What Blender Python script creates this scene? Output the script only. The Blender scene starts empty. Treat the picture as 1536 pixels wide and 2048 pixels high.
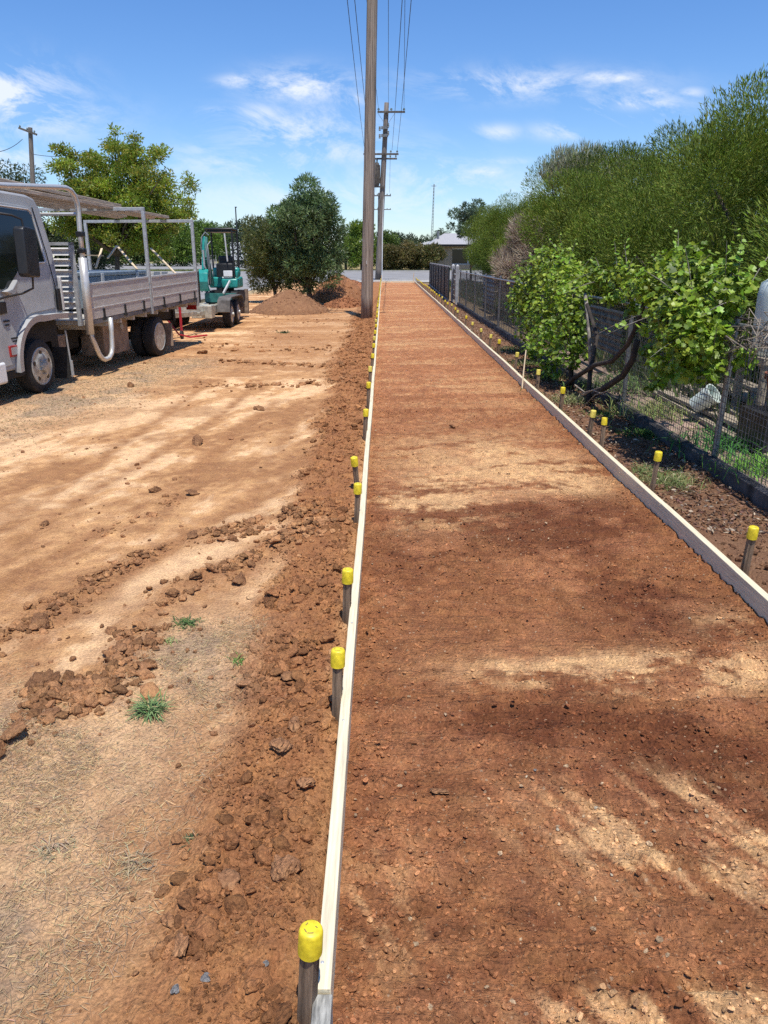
import bpy, bmesh, math, random
import numpy as np
from mathutils import Vector, Matrix
random.seed(7)
RG = np.random.default_rng(11)
SC = bpy.context.scene
COL = SC.collection
PI = math.pi
rad = math.radians

# ------------------------------------------------------------------ camera
FPX = 1539.0
PITCH = math.atan(510 / FPX)
CP, SP = math.cos(PITCH), math.sin(PITCH)
H = 1.65
cam = bpy.data.cameras.new("camera")
camo = bpy.data.objects.new("camera", cam)
COL.objects.link(camo)
camo.location = (0, 0, H)
camo.rotation_euler = (PI / 2 - PITCH, 0, 0)
cam.sensor_fit = 'VERTICAL'
cam.sensor_height = 34.6
cam.lens = 34.6 * FPX / 2048
cam.clip_end = 3000
cam.clip_start = 0.05
SC.camera = camo


def ray(u, v):
    x = (u - 768) / FPX
    y = (v - 1024) / FPX
    return Vector((x, CP - y * SP, -SP - y * CP))


def onz(u, v, z=0.0):
    r = ray(u, v)
    t = (z - H) / r.z
    return Vector((r.x * t, r.y * t, z))


def onY(u, v, Y):
    r = ray(u, v)
    t = Y / r.y
    return Vector((r.x * t, Y, H + r.z * t))


def onX(u, v, X):
    r = ray(u, v)
    t = X / r.x
    return Vector((X, r.y * t, H + r.z * t))


# ------------------------------------------------------------------ noise
def _h(ix, iy, seed):
    ix = ix.astype(np.int64)
    iy = iy.astype(np.int64)
    n = (ix * 374761393 + iy * 668265263 + seed * 974634777) & 0x7fffffff
    n = ((n ^ (n >> 13)) * 1274126177) & 0x7fffffff
    n = n ^ (n >> 16)
    return (n & 0xffff) / 65535.0


def vn(x, y, seed=0):
    x = np.asarray(x, float)
    y = np.asarray(y, float)
    ix = np.floor(x)
    iy = np.floor(y)
    fx = x - ix
    fy = y - iy
    fx = fx * fx * (3 - 2 * fx)
    fy = fy * fy * (3 - 2 * fy)
    a = _h(ix, iy, seed)
    b = _h(ix + 1, iy, seed)
    c = _h(ix, iy + 1, seed)
    d = _h(ix + 1, iy + 1, seed)
    return (a * (1 - fx) + b * fx) * (1 - fy) + (c * (1 - fx) + d * fx) * fy


def fbm(x, y, o=4, seed=0, g=0.5):
    s = 0
    a = 1.0
    t = 0
    for k in range(o):
        s = s + a * vn(x * 2.03 ** k + 17.3 * k, y * 2.03 ** k + 9.1 * k, seed + k)
        t += a
        a *= g
    return s / t


def cobble(x, y, cell, seed, prob):
    """rounded lumps of soil, one at most per cell; returns height in metres"""
    x = x + cell * 0.9 * (fbm(x * 2.2 / cell, y * 2.2 / cell, 3, seed + 31) - 0.5)
    y = y + cell * 0.9 * (fbm(x * 2.2 / cell + 7, y * 2.2 / cell, 3, seed + 33) - 0.5)
    gx = np.floor(x / cell)
    gy = np.floor(y / cell)
    out = np.zeros_like(x)
    for dx in (-1, 0, 1):
        for dy in (-1, 0, 1):
            cx = gx + dx
            cy = gy + dy
            jx = (cx + _h(cx, cy, seed)) * cell
            jy = (cy + _h(cx, cy, seed + 5)) * cell
            h1 = _h(cx, cy, seed + 9)
            r = cell * (0.22 + 0.5 * h1 * h1)
            asp = 0.7 + 0.7 * _h(cx, cy, seed + 13)
            d2 = ((x - jx) * asp) ** 2 + ((y - jy) / asp) ** 2
            hh = np.minimum(np.sqrt(np.maximum(0, r * r - d2)), r * (0.45 + 0.4 * _h(cx, cy, seed + 17)))
            on = _h(cx, cy, seed + 21) < prob
            out = np.maximum(out, np.where(on, hh, 0))
    return out


def sst(a, b, x):
    t = np.clip((x - a) / (b - a), 0, 1)
    return t * t * (3 - 2 * t)


def seg_dist(x, y, pts):
    d = np.full_like(x, 1e9)
    for (ax, ay), (bx, by) in zip(pts[:-1], pts[1:]):
        vx, vy = bx - ax, by - ay
        t = np.clip(((x - ax) * vx + (y - ay) * vy) / (vx * vx + vy * vy), 0, 1)
        d = np.minimum(d, np.hypot(x - ax - t * vx, y - ay - t * vy))
    return d


# ------------------------------------------------------------------ tagging and building
def tag(o, label=None, cat=None, group=None, kind=None):
    if label:
        o["label"] = label
    if cat:
        o["category"] = cat
    if group:
        o["group"] = group
    if kind:
        o["kind"] = kind
    return o


def empty(name, loc, rz=0.0, label=None, cat=None, group=None):
    o = bpy.data.objects.new(name, None)
    COL.objects.link(o)
    o.location = loc
    o.rotation_euler = (0, 0, rz)
    o.empty_display_size = 0.2
    return tag(o, label, cat, group)


def copy_tree(o, parent=None):
    c = o.copy()
    COL.objects.link(c)
    if parent is not None:
        c.parent = parent
    for ch in list(o.children):
        copy_tree(ch, c)
    return c


def link_mesh(name, me, mat, parent=None, smooth=True, ang=38):
    if mat:
        me.materials.append(mat)
    if smooth:
        me.polygons.foreach_set('use_smooth', [True] * len(me.polygons))
        if ang:
            me.set_sharp_from_angle(angle=rad(ang))
    o = bpy.data.objects.new(name, me)
    COL.objects.link(o)
    if parent is not None:
        o.parent = parent
    return o


class MB:
    def __init__(s):
        s.v = []
        s.f = []

    def add(s, vs, fs):
        b = len(s.v)
        s.v += [tuple(p) for p in vs]
        s.f += [tuple(i + b for i in f) for f in fs]
        return s

    def box(s, c, d, R=None):
        x, y, z = d[0] / 2, d[1] / 2, d[2] / 2
        vs = [Vector((a, b, e)) for a in (-x, x) for b in (-y, y) for e in (-z, z)]
        if R is not None:
            vs = [R @ p for p in vs]
        c = Vector(c)
        return s.add([p + c for p in vs], [(0, 1, 3, 2), (4, 6, 7, 5), (0, 4, 5, 1), (2, 3, 7, 6), (0, 2, 6, 4), (1, 5, 7, 3)])

    def bb(s, x0, x1, y0, y1, z0, z1):
        return s.box(((x0 + x1) / 2, (y0 + y1) / 2, (z0 + z1) / 2), (abs(x1 - x0), abs(y1 - y0), abs(z1 - z0)))

    def bar(s, p, q, w, h, up=(0, 0, 1)):
        p, q = Vector(p), Vector(q)
        d = (q - p)
        L = d.length
        d.normalize()
        up = Vector(up)
        if abs(d.dot(up)) > 0.98:
            up = Vector((1, 0, 0))
        sd = d.cross(up).normalized()
        u2 = sd.cross(d)
        R = Matrix((d, sd, u2)).transposed()
        return s.box((p + q) / 2, (L, w, h), R)

    def tube(s, pts, r, n=8, cap=True):
        pts = [Vector(p) for p in pts]
        m = len(pts)
        rr = r if isinstance(r, (list, tuple)) else [r] * m
        ref = None
        vs, fs = [], []
        for i, p in enumerate(pts):
            t = (pts[min(i + 1, m - 1)] - pts[max(i - 1, 0)]).normalized()
            if ref is None:
                ref = t.orthogonal().normalized()
            ref = (ref - t * ref.dot(t))
            if ref.length < 1e-5:
                ref = t.orthogonal()
            ref.normalize()
            b = t.cross(ref)
            for k in range(n):
                a = 2 * PI * k / n
                vs.append(p + (ref * math.cos(a) + b * math.sin(a)) * rr[i])
        for i in range(m - 1):
            for k in range(n):
                k2 = (k + 1) % n
                fs.append((i * n + k, i * n + k2, (i + 1) * n + k2, (i + 1) * n + k))
        if cap:
            fs.append(tuple(range(n - 1, -1, -1)))
            fs.append(tuple((m - 1) * n + k for k in range(n)))
        return s.add(vs, fs)

    def lathe(s, prof, c=(0, 0, 0), axis=(0, 0, 1), n=24, close=False):
        ax = Vector(axis).normalized()
        e1 = ax.orthogonal().normalized()
        e2 = ax.cross(e1)
        c = Vector(c)
        vs, fs = [], []
        m = len(prof)
        for (r, h) in prof:
            for k in range(n):
                a = 2 * PI * k / n
                vs.append(c + ax * h + (e1 * math.cos(a) + e2 * math.sin(a)) * r)
        for i in range(m - 1 if not close else m):
            j = (i + 1) % m
            for k in range(n):
                k2 = (k + 1) % n
                fs.append((i * n + k, i * n + k2, j * n + k2, j * n + k))
        if not close:
            if prof[0][0] > 1e-6:
                fs.append(tuple(range(n - 1, -1, -1)))
            if prof[-1][0] > 1e-6:
                fs.append(tuple((m - 1) * n + k for k in range(n)))
        return s.add(vs, fs)

    def prism(s, poly, y0, y1):
        """polygon in (x,z) extruded along y"""
        n = len(poly)
        vs = [(x, y0, z) for x, z in poly] + [(x, y1, z) for x, z in poly]
        fs = [tuple(range(n)), tuple(range(2 * n - 1, n - 1, -1))]
        for i in range(n):
            j = (i + 1) % n
            fs.append((i, i + n, j + n, j))
        return s.add(vs, fs)

    def xf(s, fn, a=0):
        s.v[a:] = [tuple(fn(Vector(p))) for p in s.v[a:]]
        return s

    def build(s, name, mat, parent=None, smooth=True, bevel=0.0, ang=38):
        me = bpy.data.meshes.new(name)
        me.from_pydata(s.v, [], s.f)
        bm = bmesh.new()
        bm.from_mesh(me)
        bmesh.ops.recalc_face_normals(bm, faces=bm.faces)
        bm.to_mesh(me)
        bm.free()
        me.update()
        o = link_mesh(name, me, mat, parent, smooth, ang)
        if bevel:
            m = o.modifiers.new('bevel', 'BEVEL')
            m.width = bevel
            m.segments = 2
            m.limit_method = 'ANGLE'
            m.angle_limit = rad(40)
        return o


def np_mesh(name, V, F, mat, parent=None, col=None, smooth=False):
    """V (n,3), F (m,k) arrays"""
    me = bpy.data.meshes.new(name)
    nv, (nf, k) = len(V), F.shape
    me.vertices.add(nv)
    me.vertices.foreach_set('co', V.astype(np.float32).ravel())
    me.loops.add(nf * k)
    me.loops.foreach_set('vertex_index', F.astype(np.int32).ravel())
    me.polygons.add(nf)
    me.polygons.foreach_set('loop_start', np.arange(0, nf * k, k, dtype=np.int32))
    me.polygons.foreach_set('use_smooth', np.full(nf, smooth))
    if col is not None:
        at = me.color_attributes.new('Col', 'FLOAT_COLOR', 'POINT')
        c4 = np.ones((nv, 4), np.float32)
        c4[:, :3] = col
        at.data.foreach_set('color', c4.ravel())
    me.update(calc_edges=True)
    me.validate()
    if mat:
        me.materials.append(mat)
    o = bpy.data.objects.new(name, me)
    COL.objects.link(o)
    if parent is not None:
        o.parent = parent
    return o


# ------------------------------------------------------------------ materials
def nt_new(name):
    m = bpy.data.materials.new(name)
    m.use_nodes = True
    nt = m.node_tree
    b = nt.nodes['Principled BSDF']
    return m, nt, b


def nd(nt, t, **k):
    n = nt.nodes.new(t)
    for a, v in k.items():
        if a.startswith('i_'):
            n.inputs[a[2:].replace('_', ' ')].default_value = v
        else:
            setattr(n, a, v)
    return n


def mathn(nt, op, a, b=None, c=None, clamp=False):
    n = nt.nodes.new('ShaderNodeMath')
    n.operation = op
    n.use_clamp = clamp
    for i, q in enumerate((a, b, c)):
        if q is None:
            continue
        if isinstance(q, (int, float)):
            n.inputs[i].default_value = q
        else:
            nt.links.new(q, n.inputs[i])
    return n.outputs[0]


def M(name, col, rough=0.6, metal=0.0, var=0.15, scale=6.0, bump=0.0, bscale=60.0, stretch=None, spec=0.5, col2=None):
    m, nt, b = nt_new(name)
    L = nt.links.new
    tc = nd(nt, 'ShaderNodeTexCoord')
    mp = nd(nt, 'ShaderNodeMapping')
    L(tc.outputs['Object'], mp.inputs['Vector'])
    if stretch:
        mp.inputs['Scale'].default_value = stretch
    nz = nd(nt, 'ShaderNodeTexNoise', i_Scale=scale, i_Detail=6.0, i_Roughness=0.6)
    L(mp.outputs[0], nz.inputs['Vector'])
    mx = nd(nt, 'ShaderNodeMix', data_type='RGBA')
    c2 = col2 or tuple(max(0, c * (1 - 2.2 * var)) for c in col)
    c1 = tuple(min(1, c * (1 + var)) for c in col) if not col2 else col
    mx.inputs[6].default_value = (*c2, 1)
    mx.inputs[7].default_value = (*c1, 1)
    mr = nd(nt, 'ShaderNodeMapRange', i_From_Min=0.3, i_From_Max=0.7)
    L(nz.outputs[0], mr.inputs[0])
    L(mr.outputs[0], mx.inputs[0])
    L(mx.outputs[2], b.inputs['Base Color'])
    rr = mathn(nt, 'MULTIPLY_ADD', nz.outputs[0], 0.25, rough - 0.12, True)
    L(rr, b.inputs['Roughness'])
    b.inputs['Metallic'].default_value = metal
    b.inputs['Specular IOR Level'].default_value = spec
    if bump:
        n2 = nd(nt, 'ShaderNodeTexNoise', i_Scale=bscale, i_Detail=5.0, i_Roughness=0.65)
        L(mp.outputs[0], n2.inputs['Vector'])
        bp = nd(nt, 'ShaderNodeBump', i_Strength=bump, i_Distance=0.02)
        L(n2.outputs[0], bp.inputs['Height'])
        L(bp.outputs[0], b.inputs['Normal'])
    return m


def M_leaf(name, trans=0.35, rough=0.5, spec=0.4, gain=1.0):
    m, nt, b = nt_new(name)
    L = nt.links.new
    at = nd(nt, 'ShaderNodeAttribute', attribute_name='Col')
    tc = nd(nt, 'ShaderNodeTexCoord')
    nz = nd(nt, 'ShaderNodeTexNoise', i_Scale=1.3, i_Detail=3.0)
    L(tc.outputs['Object'], nz.inputs['Vector'])
    hs = nd(nt, 'ShaderNodeHueSaturation')
    L(at.outputs['Color'], hs.inputs['Color'])
    L(mathn(nt, 'MULTIPLY_ADD', nz.outputs[0], 0.9 * gain, 0.55 * gain), hs.inputs['Value'])
    L(hs.outputs[0], b.inputs['Base Color'])
    b.inputs['Roughness'].default_value = rough
    b.inputs['Specular IOR Level'].default_value = spec
    tr = nd(nt, 'ShaderNodeBsdfTranslucent')
    L(hs.outputs[0], tr.inputs['Color'])
    ms = nd(nt, 'ShaderNodeMixShader')
    ms.inputs[0].default_value = trans
    out = nt.nodes['Material Output']
    L(b.outputs[0], ms.inputs[1])
    L(tr.outputs[0], ms.inputs[2])
    L(ms.outputs[0], out.inputs['Surface'])
    return m


def M_soil(name, fine=1.0, stones=0.0, streak=False):
    m, nt, b = nt_new(name)
    L = nt.links.new
    at = nd(nt, 'ShaderNodeAttribute', attribute_name='Col')
    tc = nd(nt, 'ShaderNodeTexCoord')
    pos = tc.outputs['Object']
    n1 = nd(nt, 'ShaderNodeTexNoise', i_Scale=9.0, i_Detail=9.0, i_Roughness=0.72)
    n2 = nd(nt, 'ShaderNodeTexNoise', i_Scale=95.0, i_Detail=5.0, i_Roughness=0.7)
    n3 = nd(nt, 'ShaderNodeTexVoronoi', i_Scale=70.0)
    n3.feature = 'F1'
    L(pos, n1.inputs['Vector'])
    L(pos, n2.inputs['Vector'])
    mv = nd(nt, 'ShaderNodeMixRGB')
    mv.inputs[0].default_value = 0.04
    L(pos, mv.inputs[1])
    L(n1.outputs[1], mv.inputs[2])
    L(mv.outputs[0], n3.inputs['Vector'])
    # value variation
    k = mathn(nt, 'MULTIPLY_ADD', n1.outputs[0], 1.3, 0.35)
    k2 = mathn(nt, 'MULTIPLY_ADD', n2.outputs[0], 1.7, 0.15)
    kk = mathn(nt, 'MULTIPLY', k, k2)
    hs = nd(nt, 'ShaderNodeHueSaturation')
    L(at.outputs['Color'], hs.inputs['Color'])
    L(kk, hs.inputs['Value'])
    hue = mathn(nt, 'MULTIPLY_ADD', n1.outputs[0], 0.03, 0.487)
    L(hue, hs.inputs['Hue'])
    last = hs.outputs[0]
    if stones:
        for sc, thr, cc in ((60.0, 0.965, (0.62, 0.42, 0.26, 1)), (110.0, 0.92, (0.60, 0.38, 0.21, 1)), (75.0, 0.94, (0.11, 0.04, 0.022, 1)), (150.0, 0.9, (0.12, 0.045, 0.025, 1))):
            vo = nd(nt, 'ShaderNodeTexVoronoi', i_Scale=sc)
            L(mv.outputs[0], vo.inputs['Vector'])
            sx = nd(nt, 'ShaderNodeSeparateColor')
            L(vo.outputs['Color'], sx.inputs[0])
            a = mathn(nt, 'GREATER_THAN', sx.outputs[0], thr)
            d = mathn(nt, 'LESS_THAN', vo.outputs['Distance'], 0.3)
            g = mathn(nt, 'MULTIPLY', a, d)
            g = mathn(nt, 'MULTIPLY', g, stones)
            mx = nd(nt, 'ShaderNodeMix', data_type='RGBA')
            L(g, mx.inputs[0])
            L(last, mx.inputs[6])
            mx.inputs[7].default_value = cc
            last = mx.outputs[2]
    L(last, b.inputs['Base Color'])
    b.inputs['Roughness'].default_value = 0.93
    b.inputs['Specular IOR Level'].default_value = 0.15
    h = mathn(nt, 'MULTIPLY_ADD', n2.outputs[0], 0.6, 0.0)
    h = mathn(nt, 'MULTIPLY_ADD', n3.outputs['Distance'], -0.5, h)
    h = mathn(nt, 'MULTIPLY_ADD', n1.outputs[0], 1.6, h)
    if streak:
        mp = nd(nt, 'ShaderNodeMapping')
        mp.inputs['Scale'].default_value = (2.0, 30.0, 1.0)
        mp.inputs['Rotation'].default_value = (0, 0, 0.12)
        L(pos, mp.inputs['Vector'])
        n4 = nd(nt, 'ShaderNodeTexNoise', i_Scale=1.6, i_Detail=6.0, i_Roughness=0.65)
        L(mp.outputs[0], n4.inputs['Vector'])
        h = mathn(nt, 'MULTIPLY_ADD', n4.outputs[0], 1.3, h)
    bp = nd(nt, 'ShaderNodeBump', i_Strength=0.85, i_Distance=0.012 * fine)
    L(h, bp.inputs['Height'])
    L(bp.outputs[0], b.inputs['Normal'])
    return m


def M_wood_pole(name, c1, c2, zs=0.6):
    m, nt, b = nt_new(name)
    L = nt.links.new
    tc = nd(nt, 'ShaderNodeTexCoord')
    mp = nd(nt, 'ShaderNodeMapping')
    mp.inputs['Scale'].default_value = (22, 22, zs)
    L(tc.outputs['Object'], mp.inputs['Vector'])
    n = nd(nt, 'ShaderNodeTexNoise', i_Scale=1.6, i_Detail=8.0, i_Roughness=0.7)
    L(mp.outputs[0], n.inputs['Vector'])
    cr = nd(nt, 'ShaderNodeValToRGB')
    cr.color_ramp.elements[0].position = 0.35
    cr.color_ramp.elements[0].color = (*[c * 0.35 for c in c2], 1)
    cr.color_ramp.elements[1].position = 0.68
    cr.color_ramp.elements[1].color = (*c1, 1)
    e = cr.color_ramp.elements.new(0.48)
    e.color = (*c2, 1)
    L(n.outputs[0], cr.inputs[0])
    L(cr.outputs[0], b.inputs['Base Color'])
    b.inputs['Roughness'].default_value = 0.85
    bp = nd(nt, 'ShaderNodeBump', i_Strength=0.6, i_Distance=0.01)
    L(n.outputs[0], bp.inputs['Height'])
    L(bp.outputs[0], b.inputs['Normal'])
    return m


MAT = dict(
    soil=M_soil('soil', 1.5, 0.3),
    pathsoil=M_soil('path_soil', 3.4, 0.7, True),
    clod=M_soil('clod_soil', 2.2, 0.0),
    newpine=M('new_pine', (0.76, 0.66, 0.45), 0.6, var=0.13, scale=5, stretch=(26, 1.0, 26), bump=0.15, bscale=9),
    oldpine=M('weathered_pine', (0.40, 0.33, 0.24), 0.8, var=0.3, scale=5, stretch=(30, 1.2, 30), bump=0.3, bscale=9),
    greypine=M('grey_board', (0.38, 0.37, 0.33), 0.8, var=0.35, scale=6, stretch=(14, 2.5, 14), bump=0.4, bscale=12),
    stake=M('hardwood_stake', (0.22, 0.15, 0.095), 0.8, var=0.4, scale=4, stretch=(16, 16, 1.2), bump=0.4, bscale=10),
    yellow=M('yellow_plastic', (0.86, 0.66, 0.015), 0.38, var=0.08, scale=25),
    fadeyellow=M('faded_yellow_plastic', (0.80, 0.66, 0.12), 0.5, var=0.14, scale=30),
    dirtyyellow=M('scuffed_yellow_plastic', (0.84, 0.66, 0.03), 0.45, var=0.16, scale=45),
    scuff=M('scuff', (0.25, 0.18, 0.06), 0.8),
    steel=M('galvanised_steel', (0.42, 0.43, 0.43), 0.5, 0.3, var=0.12, scale=20),
    poleA=M_wood_pole('pole_timber', (0.40, 0.33, 0.26), (0.23, 0.18, 0.14)),
    poleB=M_wood_pole('far_pole_timber', (0.30, 0.26, 0.22), (0.17, 0.14, 0.12)),
    cross=M('crossarm_timber', (0.13, 0.115, 0.10), 0.85, var=0.3),
    ceramic=M('insulator', (0.10, 0.14, 0.12), 0.3),
    greymetal=M('dull_grey_metal', (0.22, 0.23, 0.23), 0.55, 0.3, var=0.2),
    wire=M('line_wire', (0.05, 0.055, 0.06), 0.6, 0.3),
    silver=M('silver_paint', (0.42, 0.42, 0.415), 0.4, 0.15, var=0.10, scale=2.2),
    alu=M('aluminium_side', (0.56, 0.525, 0.47), 0.5, 0.2, var=0.09, scale=5, stretch=(1, 1, 8)),
    alub=M('bright_aluminium', (0.70, 0.69, 0.66), 0.38, 0.35, var=0.08, scale=9),
    chrome=M('polished_tube', (0.62, 0.60, 0.56), 0.33, 0.4, var=0.05, scale=7),
    black=M('black_plastic', (0.018, 0.018, 0.019), 0.42, var=0.15, scale=9),
    rubber=M('tyre_rubber', (0.028, 0.026, 0.024), 0.85, var=0.3, scale=14, bump=0.3, bscale=90),
    glass=M('tinted_glass', (0.012, 0.015, 0.016), 0.05, 0.0, var=0.05, spec=0.35),
    rim=M('rim_paint', (0.50, 0.49, 0.44), 0.45, 0.35, var=0.2, scale=16),
    under=M('chassis_black', (0.02, 0.018, 0.016), 0.8, var=0.3),
    flap=M('mud_flap', (0.30, 0.22, 0.16), 0.85, var=0.3),
    boxgrey=M('grey_toolbox', (0.25, 0.30, 0.34), 0.4, 0.35, var=0.08),
    amber=M('amber_lens', (0.75, 0.30, 0.16), 0.3),
    redlens=M('red_lens', (0.35, 0.02, 0.02), 0.3),
    white=M('white_paint', (0.78, 0.78, 0.76), 0.4, var=0.04),
    timber=M('old_timber', (0.46, 0.37, 0.28), 0.85, var=0.3, scale=4, stretch=(1.2, 22, 22), bump=0.3, bscale=8),
    stick=M('pale_stick', (0.66, 0.52, 0.34), 0.7, var=0.12),
    teal=M('teal_paint', (0.02, 0.27, 0.23), 0.38, 0.0, var=0.14, scale=8),
    tealdark=M('faded_teal_paint', (0.02, 0.14, 0.12), 0.5, 0.0, var=0.2, scale=8),
    zinc=M('trailer_zinc', (0.50, 0.47, 0.38), 0.5, 0.45, var=0.2, scale=12),
    red=M('red_paint', (0.45, 0.02, 0.03), 0.5),
    fencepost=M('fence_tube', (0.24, 0.245, 0.25), 0.45, 0.6, var=0.2, scale=15),
    meshwire=M('mesh_wire', (0.13, 0.13, 0.135), 0.55, 0.5, var=0.2),
    palepost=M('pale_gate_post', (0.36, 0.37, 0.38), 0.6, 0.2, var=0.15),
    slat=M('charcoal_steel', (0.055, 0.06, 0.07), 0.45, 0.3, var=0.15, scale=4),
    conc=M('concrete', (0.34, 0.30, 0.25), 0.9, var=0.2, scale=8, bump=0.3),
    sleeper=M('dark_sleeper', (0.11, 0.095, 0.085), 0.9, var=0.4, scale=7, bump=0.4),
    paver=M('pink_paving', (0.36, 0.25, 0.19), 0.9, var=0.3, scale=5, bump=0.3, bscale=40),
    bark=M('bark', (0.13, 0.10, 0.075), 0.9, var=0.35, scale=6, stretch=(4, 4, 1), bump=0.6, bscale=14),
    greybark=M('grey_vine_bark', (0.26, 0.23, 0.19), 0.9, var=0.35, scale=9, bump=0.6, bscale=25),
    darkbark=M('dark_vine_bark', (0.045, 0.035, 0.028), 0.95, var=0.4, scale=9, bump=0.6, bscale=25),
    twig=M('dry_twigs', (0.30, 0.25, 0.19), 0.9, var=0.3),
    asphalt=M('asphalt', (0.26, 0.25, 0.24), 0.9, var=0.13, scale=0.5, bump=0.2, bscale=80),
    kerbm=M('kerb_concrete', (0.42, 0.40, 0.36), 0.9, var=0.15, scale=3),
    brick=M('cream_brick', (0.40, 0.34, 0.26), 0.85, var=0.12, scale=3),
    roof=M('roof_sheet', (0.46, 0.44, 0.42), 0.5, 0.2, var=0.08),
    dark=M('dark_void', (0.015, 0.015, 0.017), 0.3),
    terracotta=M('terracotta', (0.24, 0.075, 0.04), 0.8, var=0.2),
    tank=M('translucent_white_plastic', (0.66, 0.74, 0.68), 0.4, var=0.1, scale=3),
    leaf=M_leaf('leaf', 0.38, 0.45, 0.45),
    needle=M_leaf('needle_leaf', 0.25, 0.6, 0.25),
    straw=M_leaf('straw', 0.15, 0.8, 0.1),
)

# ------------------------------------------------------------------ clods of earth (solid meshes)
def ico(sub):
    bm = bmesh.new()
    bmesh.ops.create_icosphere(bm, subdivisions=sub, radius=1.0)
    V = np.array([v.co[:] for v in bm.verts])
    F = np.array([[v.index for v in f.verts] for f in bm.faces])
    bm.free()
    return V, F


def rock_variants(sub, n, amp, seed):
    V, F = ico(sub)
    out = []
    g = np.random.default_rng(seed)
    for i in range(n):
        W = V.copy()
        # chop with random planes then roughen
        for k in range(10):
            d = g.normal(size=3)
            d /= np.linalg.norm(d)
            c = g.uniform(0.42, 0.85)
            s = W @ d
            W = W - np.outer(np.maximum(0, s - c), d) * 0.9
        ns = g.normal(size=3) * 5
        r = 1 + amp * (fbm(W[:, 0] * 2.4 + ns[0], W[:, 1] * 2.4 + W[:, 2] * 3 + ns[1], 4, seed + i, 0.6) - 0.5) * 2
        W = W * r[:, None]
        out.append(W)
    return out, F


RV1, RF1 = rock_variants(1, 10, 0.25, 3)
RV2, RF2 = rock_variants(2, 14, 0.35, 5)
RV3, RF3 = rock_variants(3, 14, 0.42, 15)
RV4, RF4 = rock_variants(4, 6, 0.5, 9)


def rocks(name, X, Y, Z, S, C, mat, sub=2, flat=0.7, parent=None, smooth=False):
    var, F = {1: (RV1, RF1), 2: (RV2, RF2), 3: (RV3, RF3), 4: (RV4, RF4)}[sub]
    n = len(X)
    nv = len(var[0])
    AV = np.array(var)
    idx = RG.integers(0, len(var), n)
    W = AV[idx]  # n,nv,3
    a = RG.uniform(0, 2 * PI, n)
    b = RG.uniform(-0.7, 0.7, n)
    sc = np.stack([RG.uniform(0.75, 1.3, n), RG.uniform(0.75, 1.3, n), RG.uniform(0.6, 1.05, n) * flat], 1)
    W = W * sc[:, None, :]
    cb, sb = np.cos(b)[:, None], np.sin(b)[:, None]
    y, z = W[..., 1] * cb - W[..., 2] * sb, W[..., 1] * sb + W[..., 2] * cb
    x = W[..., 0]
    ca, sa = np.cos(a)[:, None], np.sin(a)[:, None]
    W = np.stack([x * ca - y * sa, x * sa + y * ca, z], -1) * S[:, None, None]
    W += np.stack([X, Y, Z], 1)[:, None, :]
    FF = (F[None] + (np.arange(n) * nv)[:, None, None]).reshape(-1, 3)
    CC = np.repeat(C, nv, axis=0)
    return np_mesh(name, W.reshape(-1, 3), FF, mat, parent, CC, smooth)


# ------------------------------------------------------------------ terrain functions
def WP(pts):
    return [tuple(onz(u, v)[:2]) for u, v in pts]


LINE1 = WP([(-60, 1560), (30, 1470), (90, 1400), (190, 1395), (260, 1330), (300, 1240), (350, 1185), (470, 1140), (590, 1085), (665, 1060)])
LINE2 = WP([(-40, 1290), (60, 1250), (150, 1190), (240, 1140), (330, 1100), (520, 1045), (640, 1030)])
VERGE_BANDS = [WP(q) for q in ([(0, 1120), (150, 1000), (330, 900), (420, 850), (520, 760)],  # slightly sunken brown bands running across the verge
                          [(330, 1020), (400, 940), (480, 860), (560, 800)],
                          [(60, 1290), (220, 1170), (380, 1060), (560, 980), (600, 900)],
                          [(500, 1020), (540, 930), (575, 870), (600, 800)],
                          [(0, 1060), (180, 930), (330, 830), (420, 760)],
                          [(0, 1200), (90, 1130), (200, 1060)])]


def xr(y):
    return 1.83 + 0.0048 * (y - 6)


def xl(y):
    return -0.155 - 0.0009 * y


def berm(x, y):
    """loose soil windrow left of the left board: 0..1"""
    d = xl(y) - x
    w = 0.30 + 0.028 * np.minimum(y, 14) + 0.25 * (fbm(y * 0.9, y * 0 + 3, 3, 40) - 0.5)
    return sst(-0.02, 0.10, d) * (1 - sst(w * 0.75, w * 1.25, d + 0.25 * (fbm(x * 3, y * 3, 3, 44) - 0.5)))


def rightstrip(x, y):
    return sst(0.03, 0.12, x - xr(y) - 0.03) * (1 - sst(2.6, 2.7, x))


def in_road(x, y):
    a = (x < -7.15) & (x > -13.6) & (y > 4) & (y < 60)
    b = (y > 59.0) & (y < 97) & (x > -13)
    c = (y > 59.0) & (y < 216) & (x <= -13) & (x > -165)
    return a | b | c


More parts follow.
